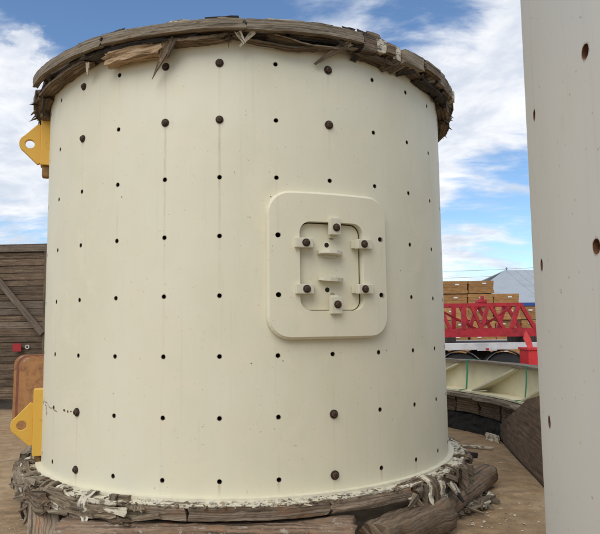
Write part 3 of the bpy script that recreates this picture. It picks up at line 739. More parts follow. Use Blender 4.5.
def drape(th, spread, seed, mt, drop, out=.05, w=None, r0=2.03):
    """strip of torn fibre that lies on the ledge and hangs over its edge"""
    rn_ = random.Random(seed); w = w or rn_.uniform(.03, .09); lean = rn_.uniform(-spread, spread); r_e = 2.17 + rn_.uniform(-.01, out)
    path = [(r0, 0, .385), (2.10, .25, .40 + rn_.uniform(0, .02)), (r_e, .5, .385), (r_e + .02, .7, .385 - drop * .4), (r_e + rn_.uniform(-.03, .03), .85, .385 - drop * .75), (r_e + rn_.uniform(-.04, .05), 1.0, .385 - drop)]
    kp = [polar(r, th + lean * f, z) for r, f, z in path]; pts = []
    for i in range(5):
        p0, p1, p2, p3 = kp[max(i - 1, 0)], kp[i], kp[i + 1], kp[min(i + 2, 5)]
        for q in range(2):
            t = q / 2; pts.append(.5 * ((2 * p1) + (p2 - p0) * t + (2 * p0 - 5 * p1 + 4 * p2 - p3) * t * t + (3 * p1 - p0 - 3 * p2 + p3) * t ** 3))
    pts.append(kp[-1]); fr = []; last = len(pts) - 1
    tan = Vector((cos(R_(th)), sin(R_(th)), 0))
    for i, p_ in enumerate(pts):
        d = (pts[min(i + 1, last)] - pts[max(i - 1, 0)]).normalized(); u = tan.cross(d).normalized(); s = d.cross(u).normalized()
        fr.append((p_, s * w * (1 - .4 * (i == last)) * rn_.uniform(.75, 1.15), u * rn_.uniform(.008, .018)))
    return obj('torn_strip', loft(fr, rectprof(5, 1), .008, .03, seed, freq=24), M[mt], BASE)
for k in range(60):
    th = rnd.uniform(-78, -17); z = rnd.uniform(.27, .405); r = 2.10 + (.405 - z) * .5 + rnd.uniform(.0, .08)
    sliver(th, z, th + rnd.uniform(3, 8) * rnd.choice((-1, 1)), z + rnd.uniform(-.05, .03), rnd.uniform(.03, .075), rnd.uniform(.01, .05), r, r + rnd.uniform(-.03, .05), rnd.choice(['grey_fibre', 'grey_fibre', 'ply_old', 'ply_white', 'ply_hoop']), rnd.uniform(.012, .03), 3000 + k, parent=BASE)
for k in range(40):
    th = rnd.uniform(-15, 100); z = rnd.uniform(.372, .39); r = rnd.uniform(2.07, 2.15)
    sliver(th, z, th + rnd.uniform(2, 6) * rnd.choice((-1, 1)), z + rnd.uniform(-.01, .01), rnd.uniform(.008, .03), .006, r, r + rnd.uniform(-.03, .05), rnd.choice(['ply_white', 'ply_old', 'ply_hoop']), rnd.uniform(.008, .02), 3200 + k, parent=BASE)
for k in range(9):
    th = -74 + k * 6.2 + rnd.uniform(-.8, .8)
    drape(th, 5, 1000 + k, rnd.choice(['grey_fibre', 'grey_fibre', 'ply_old', 'ply_white', 'grey_fibre']), rnd.uniform(.05, .2) * (1.25 if th < -48 else 1), .06)
for k in range(6): drape(-49 + rnd.uniform(-4, 5), 3, 1100 + k, rnd.choice(['grey_fibre', 'black_wood', 'ply_old']), rnd.uniform(.18, .33), .05, rnd.uniform(.03, .06))
for k in range(5): drape(43 + rnd.uniform(-1, 2) + k * .8, 3, 1200 + k, rnd.choice(['grey_fibre', 'ply_old', 'ply_white']), rnd.uniform(.15, .29), .06, rnd.uniform(.03, .06))
for k in range(2): drape(58 + k * 13 + rnd.uniform(-1, 1), 4, 1300 + k, rnd.choice(['grey_fibre', 'ply_old', 'black_wood']), rnd.uniform(.08, .22), .05, rnd.uniform(.03, .06))
for k in range(0): drape(-14 + k * 5.2 + rnd.uniform(-1, 1), 3, 1400 + k, rnd.choice(['grey_fibre', 'ply_old', 'ply_white']), rnd.uniform(.01, .05), .0, rnd.uniform(.03, .07), r0=2.06)
# crumpled lumps of torn ply wrapped round the left part of the rim
for k, (a, c_, z0, z1, r1) in enumerate(((-44, -20, .29, .375, 2.23), (-47, -38, .22, .36, 2.24), (-62, -46, .30, .40, 2.23), (-78, -60, .27, .41, 2.22), (-32, -18, .26, .31, 2.22), (-88, -74, .30, .46, 2.2))):
    obj('splintered_board', loft(arc_frames(2.10, r1, a, c_, z0, z1, n=22, zf=lambda f, k=k: .018 * sin(7 * f + k)), rectprof(6, 6), .015, .05, 1500 + k, freq=22), M[('grey_fibre', 'ply_old', 'ply_hoop')[k % 3]], BASE)

# loose boards, timbers and logs around the base
TB = (-.5372, 6.4962)
def timber(name, p0, p1, w, h, mt, seed, label, cat, prof=None, n=12, jit=.014, ej=.02, group=None, **kw):
    p0, p1 = Vector(p0), Vector(p1); c_ = (p0 + p1) / 2; base = Vector((c_.x, c_.y, 0))
    o = obj(name, loft(straight(p0 - base, p1 - base, w, h, n, **kw), prof or rectprof(4, 4), jit, ej, seed, freq=8), M[mt]); o.location = base
    if prof and len(prof) > 10:
        for p_ in o.data.polygons: p_.use_smooth = len(p_.vertices) == 4
    tag(o, label, cat, group); return o
timber('support_timber', (-1.72, 4.50, .135), (.36, 4.44, .135), .27, .25, 'timber', 31, 'long reddish brown square timber lying under the front of the cream cylinder', 'timber', circprof(20, .85), 40, .022)
timber('support_timber', (.50, 4.42, .115), (1.10, 5.06, .12), .27, .24, 'log', 32, 'short rounded brown timber under the right front of the cream cylinder', 'timber', circprof(20, .75), 26, .026)
timber('support_log', (1.05, 5.10, .10), (1.86, 6.30, .11), .20, .19, 'log', 33, 'round brown log sticking out past the right side of the cream cylinder', 'log', circprof(18, .35), 26, .02)
timber('support_timber', (-2.75, 7.4, .135), (-1.6, 8.6, .135), .27, .27, 'timber', 34, 'square timber under the far left side of the cream cylinder, hidden behind it', 'timber')
timber('support_timber', (-.3, 8.6, .135), (1.3, 8.1, .135), .27, .27, 'timber', 35, 'square timber under the back of the cream cylinder, hidden behind it', 'timber')
timber('support_timber', (-2.2, 5.9, .13), (-2.15, 6.6, .13), .25, .26, 'timber', 38, 'dark square timber under the left side of the cream cylinder behind the broken board', 'timber')
timber('broken_board', (-1.93, 4.76, -.01), (-1.99, 4.94, .33), .27, .075, 'ply_tan', 36, 'rough brown broken board standing on end under the left edge of the ring', 'board', rectprof(7, 3), 12, .028, .05, side=Vector((.97, -.2, 0)).normalized())
timber('broken_board', (-1.74, 4.82, .0), (-1.80, 4.96, .27), .13, .06, 'ply_old', 37, 'narrow broken board leaning beside the rough brown board at the left', 'board', rectprof(5, 2), 8, .022, .05, side=Vector((.9, -.35, 0)).normalized())
timber('broken_board', (-1.62, 4.9, .06), (-1.66, 4.97, .26), .05, .03, 'black_wood', 39, 'thin dark sliver hanging in the gap beside the narrow broken board', 'board', rectprof(4, 2), 8, .012, .03)
timber('wood_sliver', (1.46, 5.55, .03), (1.68, 6.0, .02), .07, .018, 'ply_white', 41, 'pale splintered slat lying flat beside the log, nearer the camera', 'slat')
timber('wood_sliver', (1.58, 5.52, .02), (1.77, 5.92, .03), .06, .016, 'ply_white', 42, 'pale splintered slat lying flat beside the log, the farther right one', 'slat')
timber('wood_sliver', (1.30, 5.42, .05), (1.50, 5.78, .12), .06, .03, 'grey_fibre', 43, 'grey splinter leaning against the log', 'slat')
timber('fallen_splinter', (2.05, 8.25, .015), (2.45, 8.05, .015), .04, .012, 'ply_white', 44, 'thin pale stick lying on the dirt behind the log', 'stick')
timber('wood_sliver', (1.62, 6.2, .2), (1.80, 6.7, .17), .06, .02, 'grey_fibre', 45, 'grey splinters on top of the log against the ring', 'slat')
timber('wood_sliver', (1.70, 6.55, .25), (1.86, 6.8, .20), .08, .05, 'black_wood', 46, 'dark broken scrap behind the log beside the chalky ledge', 'slat')
rr = random.Random(61)
ORD = ['nearest', 'second nearest', 'third nearest', 'fourth nearest', 'fifth nearest', 'sixth nearest', 'seventh nearest', 'eighth nearest', 'ninth nearest', 'tenth nearest', 'eleventh nearest', 'twelfth nearest', 'thirteenth nearest', 'farthest']
spots = []
for k in range(14):
    x = rr.uniform(1.25, 1.75); spots.append((5.1 + (x - 1.2) * 1.45 + rr.uniform(-.15, .3), x))
for k, (y, x) in enumerate(sorted(spots)):
    a = rr.uniform(0, 3.1); ln = rr.uniform(.06, .2); mt, word = rr.choice([('grey_fibre', 'grey'), ('ply_white', 'chalky pale'), ('ply_old', 'brown'), ('ply_hoop', 'tan')])
    o = obj('wood_shard', loft(straight((-ln * cos(a), -ln * sin(a), .02), (ln * cos(a), ln * sin(a), .02 + rr.uniform(0, .05)), rr.uniform(.02, .06), rr.uniform(.01, .03), 5), rectprof(3, 1), .008, .02, 5000 + k, freq=20), M[mt])
    o.location = (x, y, 0); tag(o, '%s splintered shard, %s of the litter beside the round log' % (word, ORD[k]), 'wood shard', 'wood shards littering the dirt by the log')
# grit and chips on the dirt
bm = bmesh.new(); rn = random.Random(9)
def gchips(n, x0, x1, y0, y1, size):
    for _ in range(n):
        x, y = rn.uniform(x0, x1), rn.uniform(y0, y1); s = rn.uniform(*size); c_ = Vector((x, y, .035 * (noise.noise(Vector((x * .7, y * .7, 3))) - .2) + .012 * noise.noise(Vector((x * 3, y * 3, 1))) + .002))
        a0 = rn.uniform(0, 6.3); vs = []
        for k in range(4):
            a = a0 + pi / 2 * k + rn.uniform(-.4, .4); q = s * rn.uniform(.4, 1) * (1 if k % 2 else .4)
            vs.append(bm.verts.new(c_ + Vector((q * cos(a), q * sin(a), rn.uniform(0, .3) * s))))
        top_ = bm.verts.new(c_ + Vector((0, 0, s * .35)))
        for k in range(4): bm.faces.new((vs[k], vs[(k + 1) % 4], top_))
gchips(420, .9, 2.4, 4.6, 7.5, (.004, .022)); gchips(120, 1.0, 1.8, 5.1, 6.0, (.01, .04)); gchips(2600, -4.8, 4.5, 4.5, 11, (.003, .012)); gchips(900, .9, 2.6, 4.6, 7.5, (.003, .009)); gchips(260, -2.6, -1.4, 4.4, 5.4, (.005, .025))
uvl = bm.loops.layers.uv.verify()
for f in bm.faces:
    for l in f.loops: l[uvl].uv = (l.vert.co.x, l.vert.co.y)
obj('wood_chips', bm, M['ply_white'], kind='stuff', label='pale wood chips and grit scattered over the dirt', category='wood chips')

# ------------------------------------------------------------------ the near cylinder at the right
T2 = thing('steel_cylinder', 'pale grey drilled steel cylinder close at the right edge of the picture', 'steel cylinder', (2.649, 1.328, 0))
TH2 = -90.07
shell_obj(shell_mesh('shell_near', .34, 3.78, 2.226 + 3 * DZ, DZ, TH2, DTH, (-14, 14), 8, (), hole_r=.0175), M['cream2'], M['bore2'], T2)
t0_, t1_ = TH2 + 14.5 * DTH, TH2 - 14.5 * DTH + 360
obj('seam_strip', loft([(polar(RT - .025, t0_ + (t1_ - t0_) * k / 4, 2.06), polar(.05, t0_ + (t1_ - t0_) * k / 4, 0), Vector((0, 0, 3.44))) for k in range(5)], rectprof(1, 1)), M['cream2'], T2)
obj('rubber_liner', liner_mesh('liner', RT - .05, .34, 3.77), simple('rusty_bore', (.10, .05, .03), .8, var=.7, scale=20), T2)
B2 = thing('plywood_base_ring', 'plywood ring under the pale grey cylinder at the right edge', 'plywood ring', (2.649, 1.328, 0))
for k in range(18):
    obj('ring_board', loft(arc_frames(1.85, 2.12, k * 20 + .3, k * 20 + 19.7, .24, .335), rectprof(4, 3), .01, .02, 2000 + k), M['ply_old'], B2)
for k, (x0, y0, x1, y1, d) in enumerate(((1.2, -.2, 4.2, -.2, 'near'), (1.2, 2.8, 4.2, 2.8, 'far'))):
    timber('support_timber', (x0, y0, .118), (x1, y1, .118), .24, .23, 'timber', 60 + k, 'square timber under the %s side of the pale grey cylinder, out of the picture' % d, 'timber')

# ------------------------------------------------------------------ plywood wedge box at the right
WB = thing('plywood_wedge_box', 'dark brown plywood box with a sloping top between the two cylinders', 'wooden box', (2.37, 6.22, 0), math.atan2(2.774 - 2.371, 8.908 - 6.224) * -1)
M['ply_dark'] = wood('dark_brown_plywood', (.045, .027, .015), (.14, .09, .053), (.24, .168, .105), scale=.5, stain=.4)
Lw = 2.714
def prism_panel(pts, x0, x1):
    bm = bmesh.new(); lo = [bm.verts.new((x0, y, z)) for y, z in pts]; hi = [bm.verts.new((x1, y, z)) for y, z in pts]
    for k in range(len(pts)):
        j = (k + 1) % len(pts); bm.faces.new((lo[k], lo[j], hi[j], hi[k]))
    bm.faces.new(lo); bm.faces.new(hi); bmesh.ops.recalc_face_normals(bm, faces=bm.faces)
    bmesh.ops.bevel(bm, geom=bm.edges[:], offset=.003, segments=1, affect='EDGES'); bm.normal_update()
    return boxuv(bm, 1)
def ztop(y):   # profile of the sloping top along the box
    return .93 if y < .1 else .93 - (y - .1) / (Lw - .1) * .80
cuts = [-.25, .55, 1.15, 1.9, Lw]
for a, c_ in zip(cuts, cuts[1:]):
    za, zc_ = ztop(a), ztop(c_)
    pts = [(a + .003, .02), (c_ - .003, .02), (c_ - .003, zc_), (a + .003, za)]
    obj('side_panel', prism_panel(pts, 0, .03), M['ply_dark'], WB); obj('back_panel', prism_panel(pts, .09, .12), M['ply_dark'], WB)
    bm = prism_panel([(a + .003, za - .03), (c_ - .003, zc_ - .03), (c_ - .003, zc_ + .0), (a + .003, za + .0)], .031, .089); obj('top_panel', bm, M['ply_dark'], WB)
obj('end_panel', prism_panel([(-.28, .02), (-.25, .02), (-.25, .93), (-.28, .93)], -.0, .12), M['ply_dark'], WB)
obj('skid', prism_panel([(-.25, -.02), (Lw, -.02), (Lw, .018), (-.25, .018)], .01, .11), M['black_wood'], WB)

# ------------------------------------------------------------------ curved cream segment behind the gap
AC = (-1.55, 7.75); AR = 4.63
SEG = thing('curved_steel_segment', 'low curved cream steel segment with slanting ribs and green straps behind the wedge box', 'steel segment', (AC[0], AC[1], 0))
def seg_frames(r0, r1, z0, z1, a0=80, a1=140, n=30): return arc_frames(r0, r1, a0, a1, z0, z1, n)
M['cream3'] = simple('pale_cream_paint', (.80, .73, .50), .5, var=.15, scale=3)
obj('curved_wall', loft(seg_frames(AR, AR + .04, .60, 1.005), rectprof(1, 3)), M['cream3'], SEG)
obj('inner_ledge', loft(seg_frames(AR - .26, AR, .575, .60), rectprof(2, 1)), M['cream3'], SEG)
obj('top_board', loft(seg_frames(AR - .10, AR + .12, 1.007, 1.045), rectprof(3, 2), .008, .02, 3), M['ply_hoop'], SEG)
for th in (82.1, 99.7, 117.3, 134.9):      # slanting stiffener bars on the inner face
    fr = []
    for i in range(7):
        f = i / 6; t_ = th + min(10.6, 140 - th) * f; rad = polar(1, t_, 0)
        fr.append((polar(AR - .04 - .10 * f, t_, .99 - .37 * f), rad * (.075 + .2 * f), Vector((0, 0, .022))))
    obj('stiffener_bar', loft(fr, rectprof(2, 1)), M['edge'], SEG)
M['green'] = simple('green_strap', (.03, .28, .14), .5)
for th in (95.0, 114.2, 133.0):
    bm = bmesh.new(); path = [polar(r, th, z) for r, z in ((AR + .13, .55), (AR + .13, 1.056), (AR - .105, 1.052), (AR - .11, .86), (AR - .14, .612), (AR - .28, .603))]
    fr = []
    tan = Vector((cos(R_(th)), sin(R_(th)), 0))
    for i, p_ in enumerate(path):
        d = (path[min(i + 1, 5)] - path[max(0, i - 1)]).normalized(); fr.append((p_, tan * .035, tan.cross(d).normalized() * .004))
    obj('green_strap', loft(fr, rectprof(1, 1), bm=bm), M['green'], SEG)
SB = thing('timber_arc', 'weathered curved timber arc carrying the low cream steel segment', 'timber arc', (AC[0], AC[1], 0))
for i in range(9):
    a = 79 + i * 7.2
    obj('arc_board', loft(seg_frames(AR - .40, AR + .1, .515, .568, a + .1, a + 7.1, 6), rectprof(4, 2), .010, .02, 70 + i), M['ply_hoop'], SB)
    obj('arc_board', loft(seg_frames(AR - .24, AR + .1, .27, .50, a + 1.1, a + 8.0, 6), rectprof(4, 4), .018, .03, 90 + i), M['ply_old'], SB)
M['shade_black'] = simple('black_arc_shade', (.016, .014, .012), .85, scale=20, b_=.8)
tp = obj('shade_body', loft(arc_frames(4.36, 5.3, 82, 142, -.01, .25, n=110), rectprof(8, 5), .03, .03, 9, freq=14), M['shade_black']); tp.location = (AC[0], AC[1], 0)  # black body added to give the deep shade beneath the timber arc
tag(tp, 'black body added for the shade under the timber arc and the cream curved segment', 'shade_body')
timber('loose_board', (2.66, 8.47, .045), (2.59, 8.80, .045), .025, .09, 'ply_white', 50, 'short white board standing on edge against the black shade body under the timber arc', 'board')

# ------------------------------------------------------------------ red lattice boom on a white trailer
M['red'] = simple('red_boom_paint', (.46, .016, .028), .5, dark=(.27, .012, .016), scale=6)
M['white_p'] = simple('white_trailer_paint', (.62, .62, .62), .45, var=.3, scale=3)
M['tyre'] = simple('tyre_rubber', (.03, .03, .032), .8)
M['steel'] = simple('grey_steel', (.30, .30, .30), .5, .4, var=.4, scale=6)
TR = thing('trailer', 'white flatbed trailer with black wheels carrying the red lattice boom', 'trailer', (0, 13.4, 0))
bm = bmesh.new(); box(bm, .2, 7.6, -.06, .06, 1.04, 1.19, .01); obj('side_beam', bm, M['white_p'], TR)
bm = bmesh.new(); box(bm, .2, 7.6, 2.2, 2.32, 1.04, 1.19, .01); obj('side_beam', bm, M['white_p'], TR)
for i in range(12):
    bm = bmesh.new(); box(bm, .2 + i * .617, .2 + i * .617 + .60, .061, 2.199, 1.12, 1.17); obj('deck_plank', boxuv(bm, 1), M['black_wood'], TR)
for x in (1.2, 6.4):
    bm = bmesh.new(); box(bm, x, x + .12, .3, 2.0, .95, 1.118); obj('cross_member', bm, M['steel'], TR)
bm = bmesh.new(); box(bm, 3.80, 4.22, -.085, -.062, 1.02, 1.085); pl = obj('reflector_plate', bm, M['white_p'], TR)
bm = bmesh.new(); box(bm, 3.98, 4.05, -.090, -.086, 1.03, 1.075); obj('reflector', bm, M['red'], pl)
def wheel(x, y):
    w = bpy.data.objects.new('wheel', None); C.objects.link(w); w.parent = TR; w.location = (x, y, .49)
    def lathe(prof, n=36):
        bm = bmesh.new(); rings = []
        for (r, yy) in prof: rings.append([bm.verts.new((r * cos(2 * pi * k / n), yy, r * sin(2 * pi * k / n))) for k in range(n)])
        for a, c_ in zip(rings, rings[1:]):
            for k in range(n): bm.faces.new((a[k], a[(k + 1) % n], c_[(k + 1) % n], c_[k]))
        bmesh.ops.recalc_face_normals(bm, faces=bm.faces); return bm
    obj('tyre', lathe([(.27, -.12), (.44, -.125), (.485, -.09), (.49, 0), (.485, .09), (.44, .125), (.27, .12)]), M['tyre'], w, smooth=True)
    obj('rim', lathe([(.275, -.10), (.25, -.09), (.24, -.03), (.12, -.02), (.10, -.07), (.01, -.075)]), M['steel'], w, smooth=True)
    return w
for x in (2.45, 3.47, 4.47):
    wheel(x, .20); wheel(x, 2.1)
    bm = bmesh.new(); fr = []
    for k in range(13):
        a = R_(20 + 140 * k / 12); fr.append((Vector((x + .53 * cos(a), .20, .49 + .53 * sin(a))), Vector((0, .26, 0)), Vector((cos(a), 0, sin(a))) * .018))
    obj('mudguard', loft(fr, rectprof(1, 1), bm=bm), M['steel'], TR)
BO = thing('crane_boom', 'red lattice crane boom lying along the white trailer deck', 'crane boom', (0, 13.9, 0))
def beam(p0, p1, w, name='lattice_bar', mt='red', h=None):
    return obj(name, loft(straight(p0, p1, w, h or w, 1), rectprof(1, 1)), M[mt], BO)
zb, zt = 1.40, 2.03
for yy in (0.0, .95):
    beam((.3, yy, zb), (5.35, yy, zb), .07, 'bottom_chord', h=.19); beam((.3, yy, zt), (5.02, yy, zt), .07, 'top_chord')
    fx = [(3.05, 3.45, 1), (3.75, 3.75, .8), (4.08 + .0, 4.36, 1), (4.62, 4.36, 1)]
    base_x = [(.5, .95), (1.4, .95), (1.45, 1.9), (2.35, 1.9), (2.4, 2.85)]
    for a, c_ in base_x: beam((a, yy, zt - .03), (c_, yy, zb + .09), .075)
    for a, c_, s in ((3.15, 3.37, 1), (3.70, 3.68, 1.5), (3.87, 4.08, 1.1), (4.24, 4.08, 1.2), (4.30, 4.58, 1.1), (4.93, 4.76, 1.4), (5.0, 5.28, 1.2)): beam((a, yy, zt - .03), (c_, yy, zb + .09), .065 * s)
beam((3.12, .35, zt - .05), (4.10, .5, zb + .08), .045); beam((4.90, .35, zt - .05), (4.12, .4, zb + .08), .05); beam((4.9, .05, zt), (4.9, .92, zt), .05); beam((4.3, .05, zt - .02), (4.3, .92, zt - .02), .05); beam((3.4, .05, zt - .02), (3.4, .92, zt - .02), .05)
bm = bmesh.new(); box(bm, 4.02, 4.22, -.05, .25, zt + .036, zt + .12, .02); box(bm, 4.10, 4.16, -.02, .1, zt + .12, zt + .2, .01); obj('sheave_block', bm, M['red'], BO)
for x in (3.15, 5.0, 1.2):
    bm = bmesh.new(); box(bm, x, x + .32, -.1, 1.05, 1.172, 1.303); tag_ = obj('packing_block', boxuv(bm, 1), M['black_wood']); tag_.location = (0, 13.9, 0)
    tag(tag_, {3.15: 'dark packing timber under the boom at the cream cylinder edge', 5.0: 'dark packing timber under the right end of the red boom', 1.2: 'dark packing timber under the boom, hidden behind the cream cylinder'}[x], 'packing timber')
# red steel bin with an upright flag plate
RB = thing('red_steel_frame', 'bright red steel box with a pointed plate standing up, in front of the trailer', 'steel frame', (4.62, 12.3, 0))
M['red2'] = simple('bright_red_paint', (.62, .028, .032), .5, var=.3, scale=3)
bm = bmesh.new(); box(bm, -.17, .35, -.2, .3, .02, 1.07, .015); obj('box_body', bm, M['red2'], RB)
bm = bmesh.new(); box(bm, -.19, .37, -.22, .32, 1.072, 1.12, .008); obj('box_lid', bm, M['red2'], RB)
bm = bmesh.new(); pts = [(-.20, 1.30), (-.15, 1.47), (-.05, 1.28), (-.02, 1.125), (-.12, 1.125)]
lo = [bm.verts.new((x, -.06, z)) for x, z in pts]; hi = [bm.verts.new((x, -.035, z)) for x, z in pts]
for k in range(5): bm.faces.new((lo[k], lo[(k + 1) % 5], hi[(k + 1) % 5], hi[k]))
bm.faces.new(lo); bm.faces.new(hi); bmesh.ops.recalc_face_normals(bm, faces=bm.faces); obj('pointed_plate', bm, simple('faded_red_paint', (.70, .07, .07), .5), RB)

# ------------------------------------------------------------------ stacked sheet bundles
def osb_mat(name='orange_board_edges', shf=1.0):
    mt, nb, bs = new_mat(name)
    oc = nb.n('ShaderNodeTexCoord').outputs['Object']; inf = nb.n('ShaderNodeObjectInfo').outputs['Random']
    n_ = nb.noise(nb.mapping(oc, sc=(1, 1, 5)), 4, 6, .7, .4); w = nb.noise(nb.mapping(oc, sc=(.6, .6, 22)), 2, 3, .6)
    c = nb.ramp(nb.math('ADD', nb.math('MULTIPLY', n_, .6), nb.math('MULTIPLY', w, .4)), [(.36, (.19 * shf, .088 * shf, .027 * shf)), (.5, (.37 * shf, .19 * shf, .066 * shf)), (.64, (.50 * shf, .30 * shf, .125 * shf))])
    sc_ = nb.vmath('SCALE', c); nb.t.links.new(nb.math('ADD', nb.math('MULTIPLY', inf, .35), .8), sc_.inputs['Scale'])
    nb.t.links.new(sc_.outputs[0], bs.inputs['Base Color']); bs.inputs['Roughness'].default_value = .85; bump(nb, bs, w, .5, .02)
    return mt
M['osb'] = osb_mat(); M['paper'] = simple('white_paper', (.75, .75, .72), .8, var=.1)
bw, bh = 1.075, .56
bm = bmesh.new()
nl = 4
for k in range(nl): box(bm, 0 + .01 * ((k * 7) % 3), bw - .012 * ((k * 5) % 3), .008 * ((k * 3) % 4), 2.2, .03 + k * (bh - .03) / nl, .03 + (k + 1) * (bh - .03) / nl - .002)
BUND = bpy.data.meshes.new('boards'); bm.to_mesh(BUND); bm.free(); BUND.materials.append(M['osb'])
bm = bmesh.new()
for x in (.1, .48, .86): box(bm, x, x + .1, .03, 2.15, 0, .044)
SKID = bpy.data.meshes.new('bearer'); bm.to_mesh(SKID); bm.free(); SKID.materials.append(M['black_wood'])
bm = bmesh.new(); box(bm, .54, .71, -.012, -.002, .40, .455); PAP = bpy.data.meshes.new('paper_label'); bm.to_mesh(PAP); bm.free(); PAP.materials.append(M['paper'])
rows = [(6, 8), (6, 8), (5, 7), (5, 7), (4, 6), (3, 4)]     # from the ground up: number of bundles per layer
words = ['bottom layer', 'second layer up', 'third layer up', 'fourth layer up', 'fifth layer up', 'top layer']
rn = random.Random(77)
ncol = [5, 5, 5, 5, 4, 3]
for r in range(6):
    for c_ in range(ncol[r]):
        nm = ['leftmost', 'second from the left', 'third from the left', 'fourth from the left', 'fifth from the left'][c_]
        tb_ = thing('sheet_bundle', 'orange board bundle, %s in the %s of far stack' % (nm, words[r]), 'board bundle', (4.95 + c_ * 1.09 + rn.uniform(-.03, .03), 26 + rn.uniform(-.08, .08), .02 + r * .565), rn.uniform(-.01, .01), 'board bundles stacked behind the trailer')
        obj('boards', BUND, None, tb_); obj('bearer', SKID, None, tb_); p_ = obj('paper_label', PAP, None, tb_); p_.location = (rn.uniform(-.3, .1), 0, rn.uniform(-.03, .02))

# ------------------------------------------------------------------ far shed with grey roof
SH = thing('warehouse', 'long low warehouse with pale grey metal roof and blue gutter in the distance', 'warehouse', (0, 56, 0))
M['roof'] = simple('grey_sheet_roof', (.40, .43, .45), .5, .1, var=.12, scale=.6)
M['wall_w'] = simple('white_sheet_wall', (.66, .67, .68), .6, var=.1, scale=1)
M['blue'] = simple('blue_gutter_paint', (.03, .07, .28), .5)
bm = bmesh.new(); box(bm, 14.8, 60, .3, 19.7, 0, 3.05); obj('wall', bm, M['wall_w'], SH)
for i in range(45):
    x0 = 22.2 + i; 
    if i == 0:
        q = [(14.5, 0, 3.42), (x0, 0, 3.42), (x0, 10, 7.25), (22.1, 10, 7.25)]
    else: q = [(x0 - 1 + .03, 0, 3.42), (x0, 0, 3.42), (x0, 10, 7.25), (x0 - 1 + .03, 10, 7.25)]
    bm = bmesh.new(); hi = [bm.verts.new(v) for v in q]; lo = [bm.verts.new((v[0], v[1], v[2] - .08)) for v in q]
    bm.faces.new(hi); bm.faces.new(lo[::-1])
    for k in range(4): bm.faces.new((lo[k], lo[(k + 1) % 4], hi[(k + 1) % 4], hi[k]))
    bmesh.ops.recalc_face_normals(bm, faces=bm.faces)
    obj('roof_sheet', bm, M['roof'], SH)
    bm = bmesh.new(); 
    q = [(v[0], 20 - v[1], v[2]) for v in q]; hi = [bm.verts.new(v) for v in q]; lo = [bm.verts.new((v[0], v[1], v[2] - .08)) for v in q]
    bm.faces.new(hi[::-1]); bm.faces.new(lo)
    for k in range(4): bm.faces.new((lo[k], lo[(k + 1) % 4], hi[(k + 1) % 4], hi[k]))
    bmesh.ops.recalc_face_normals(bm, faces=bm.faces)
    obj('roof_sheet', bm, M['roof'], SH)
bm = bmesh.new(); box(bm, 15.0, 63, -.12, .0, 3.12, 3.40); obj('gutter', bm, M['blue'], SH)
bm = bmesh.new(); box(bm, 22.3, 22.36, 9.9, 10.1, 7.2, 7.55); box(bm, 22.2, 22.5, 9.95, 10.05, 7.4, 7.45); obj('roof_mast', bm, M['steel'], SH)
def wire(z0, z1, y, lab):
    bm = bmesh.new(); pts = [(-8 + 40 * k / 24, 0, z0 + (z1 - z0) * k / 24 - 1.0 * (1 - (2 * k / 24 - 1) ** 2)) for k in range(25)]
    tube(bm, pts, .018, 5); o = obj('power_line', bm, M['steel']); o.location = (0, y, 0); tag(o, lab, 'power line')
wire(9.0, 8.2, 70, 'upper thin power line crossing the sky above the warehouse'); wire(7.9, 7.6, 70, 'lower thin power line crossing the sky above the warehouse')

# ------------------------------------------------------------------ big plank crate at the left
CR = thing('plank_crate', 'large weathered crate of horizontal dark brown planks standing behind at the left', 'crate', (-4.98, 12.25, 0), R_(-4.5))
M['plank'] = wood('dark_weathered_plank', (.034, .021, .012), (.125, .082, .048), (.225, .16, .10), scale=.8)
M['plank_l'] = wood('light_weathered_plank', (.075, .053, .036), (.155, .115, .08), (.24, .185, .135), scale=.8)
W_, z = 4.2, .22; k = 0; rn = random.Random(6)
while z < 3.12:
    h = rn.choice([.125, .14, .15, .16]); h = min(h, 3.16 - z); dy = rn.uniform(-.012, .012)
    bm = bmesh.new(); box(bm, -W_, -.02, dy, .04 + dy, z + .004, z + h - .005, .003); obj('plank', boxuv(bm, 0), M['plank'] if rn.random() < .75 else M['plank_l'], CR)
    bm = bmesh.new(); box(bm, -.04, -.0, .05, 3.0, z + .004, z + h - .005); obj('plank', boxuv(bm, 1), M['plank'], CR); z += h
bm = bmesh.new(); box(bm, -W_ + .02, -.05, .055, .08, .22, 3.15); obj('backing_board', boxuv(bm, 0), M['black_wood'], CR)
bm = bmesh.new(); box(bm, -W_, .03, -.05, .12, 3.16, 3.29, .006); obj('cap_rail', boxuv(bm, 0), M['plank_l'], CR)
for x in (-.14, -1.9, -3.7):
    bm = bmesh.new(); box(bm, x, x + .11, -.06, -.014, .2, 3.155, .003); obj('post', boxuv(bm, 2), M['plank'], CR)
def brace(x0, z0, x1, z1):
    o = obj('brace', loft(straight((x0, -.085, z0), (x1, -.085, z1), .045, .125, 3, side=Vector((0, 1, 0))), rectprof(1, 1), .002, 0, 5), M['plank_l'], CR)
brace(-.12, 1.52, -1.55, 3.12); brace(-1.95, 1.52, -3.6, 3.12)
bm = bmesh.new()
bm2 = bmesh.new(); box(bm2, -.05, -.045, .1, 3.0, .22, 3.15); obj('backing_board', boxuv(bm2, 1), M['black_wood'], CR)
for k in range(9): box(bm, -W_ + k * .46, -W_ + k * .46 + .44, -.04, 3.0, 3.292, 3.315)
obj('lid_boards', boxuv(bm, 1), M['plank'], CR, kind='stuff')
for x in (-.5, -2.2, -3.9):
    bm = bmesh.new(); box(bm, x, x + .16, .1, 2.9, -.02, .218); obj('skid', boxuv(bm, 1), M['black_wood'], CR)
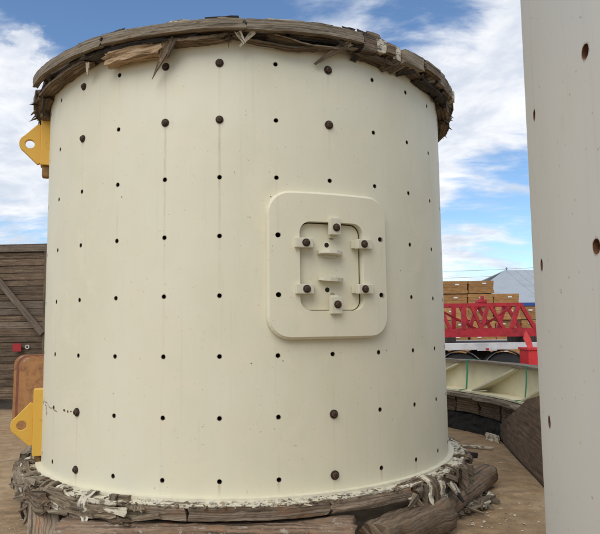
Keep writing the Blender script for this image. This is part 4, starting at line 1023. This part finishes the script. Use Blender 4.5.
bm = bmesh.new(); box(bm, -.72, -.545, -.10, -.088, 1.17, 1.325); o = obj('red_placard', bm, simple('red_placard', (.36, .012, .018), .5), CR)
bm = bmesh.new(); box(bm, -.68, -.58, -.088, -.02, 1.2, 1.29); obj('placard_block', bm, M['plank'], CR)
bm = bmesh.new(); fr = []
for k in range(21):
    a = 2 * pi * k / 20; fr.append((Vector((-.455 + .035 * cos(a), -.03, 1.255 + .035 * sin(a))), Vector((0, .02, 0)), Vector((cos(a), 0, sin(a))) * .016))
obj('white_ring', loft(fr, rectprof(1, 1), bm=bm), M['white_p'], CR)

# ------------------------------------------------------------------ rust-brown upright sheets beside the crate
BP = thing('upright_slab_bundle', 'rust-brown rounded slabs standing on edge in a bundle left of the cream cylinder', 'slab bundle', (-4.52, 10.0, 0), R_(12))
M['tan'] = simple('rust_brown_wrap', (.42, .20, .065), .6, dark=(.25, .105, .04), scale=9)
M['tan_d'] = simple('dark_rust_brown', (.24, .085, .045), .6, var=.4, scale=5)
def slab(x0, y0, th, w, h, mt, edge):
    bm = bmesh.new(); r = .16; n = 8; pts = [(0, 0.0), (w, 0.0)]
    for k in range(n + 1): a = R_(90 * k / n); pts.append((w - r + r * cos(a), h - r + r * sin(a)))
    for k in range(n + 1): a = R_(90 + 90 * k / n); pts.append((r + r * cos(a), h - r + r * sin(a)))
    lo = [bm.verts.new((x, 0, z)) for x, z in pts]; hi = [bm.verts.new((x, th, z)) for x, z in pts]
    for k in range(len(pts)): bm.faces.new((lo[k], lo[(k + 1) % len(pts)], hi[(k + 1) % len(pts)], hi[k]))
    bm.faces.new(lo); bm.faces.new(hi); bmesh.ops.recalc_face_normals(bm, faces=bm.faces)
    bmesh.ops.bevel(bm, geom=[e for e in bm.edges if e.calc_face_angle(0) > 1.0], offset=.012, segments=2, affect='EDGES')
    o = obj('slab', bm, mt, BP); o.location = (x0, y0, .0); o.rotation_euler = (R_(-2), 0, 0)
    if edge:
        fr = []
        for k in range(6): a = R_(112 + 38 * k / 5); fr.append((Vector((r + (r + .004) * cos(a), th * .2, h - r + (r + .004) * sin(a))), Vector((0, .03, 0)), Vector((cos(a), 0, sin(a))) * .009))
        obj('pale_edging', loft(fr, rectprof(1, 1), .006), M['chalk'], o)
for i in range(4): slab(-.0 - i * .07, .0 + i * .128, .122, 1.15, 1.15 + .01 * i, M['tan'] if i != 2 else M['tan_d'], i in (0, 2))
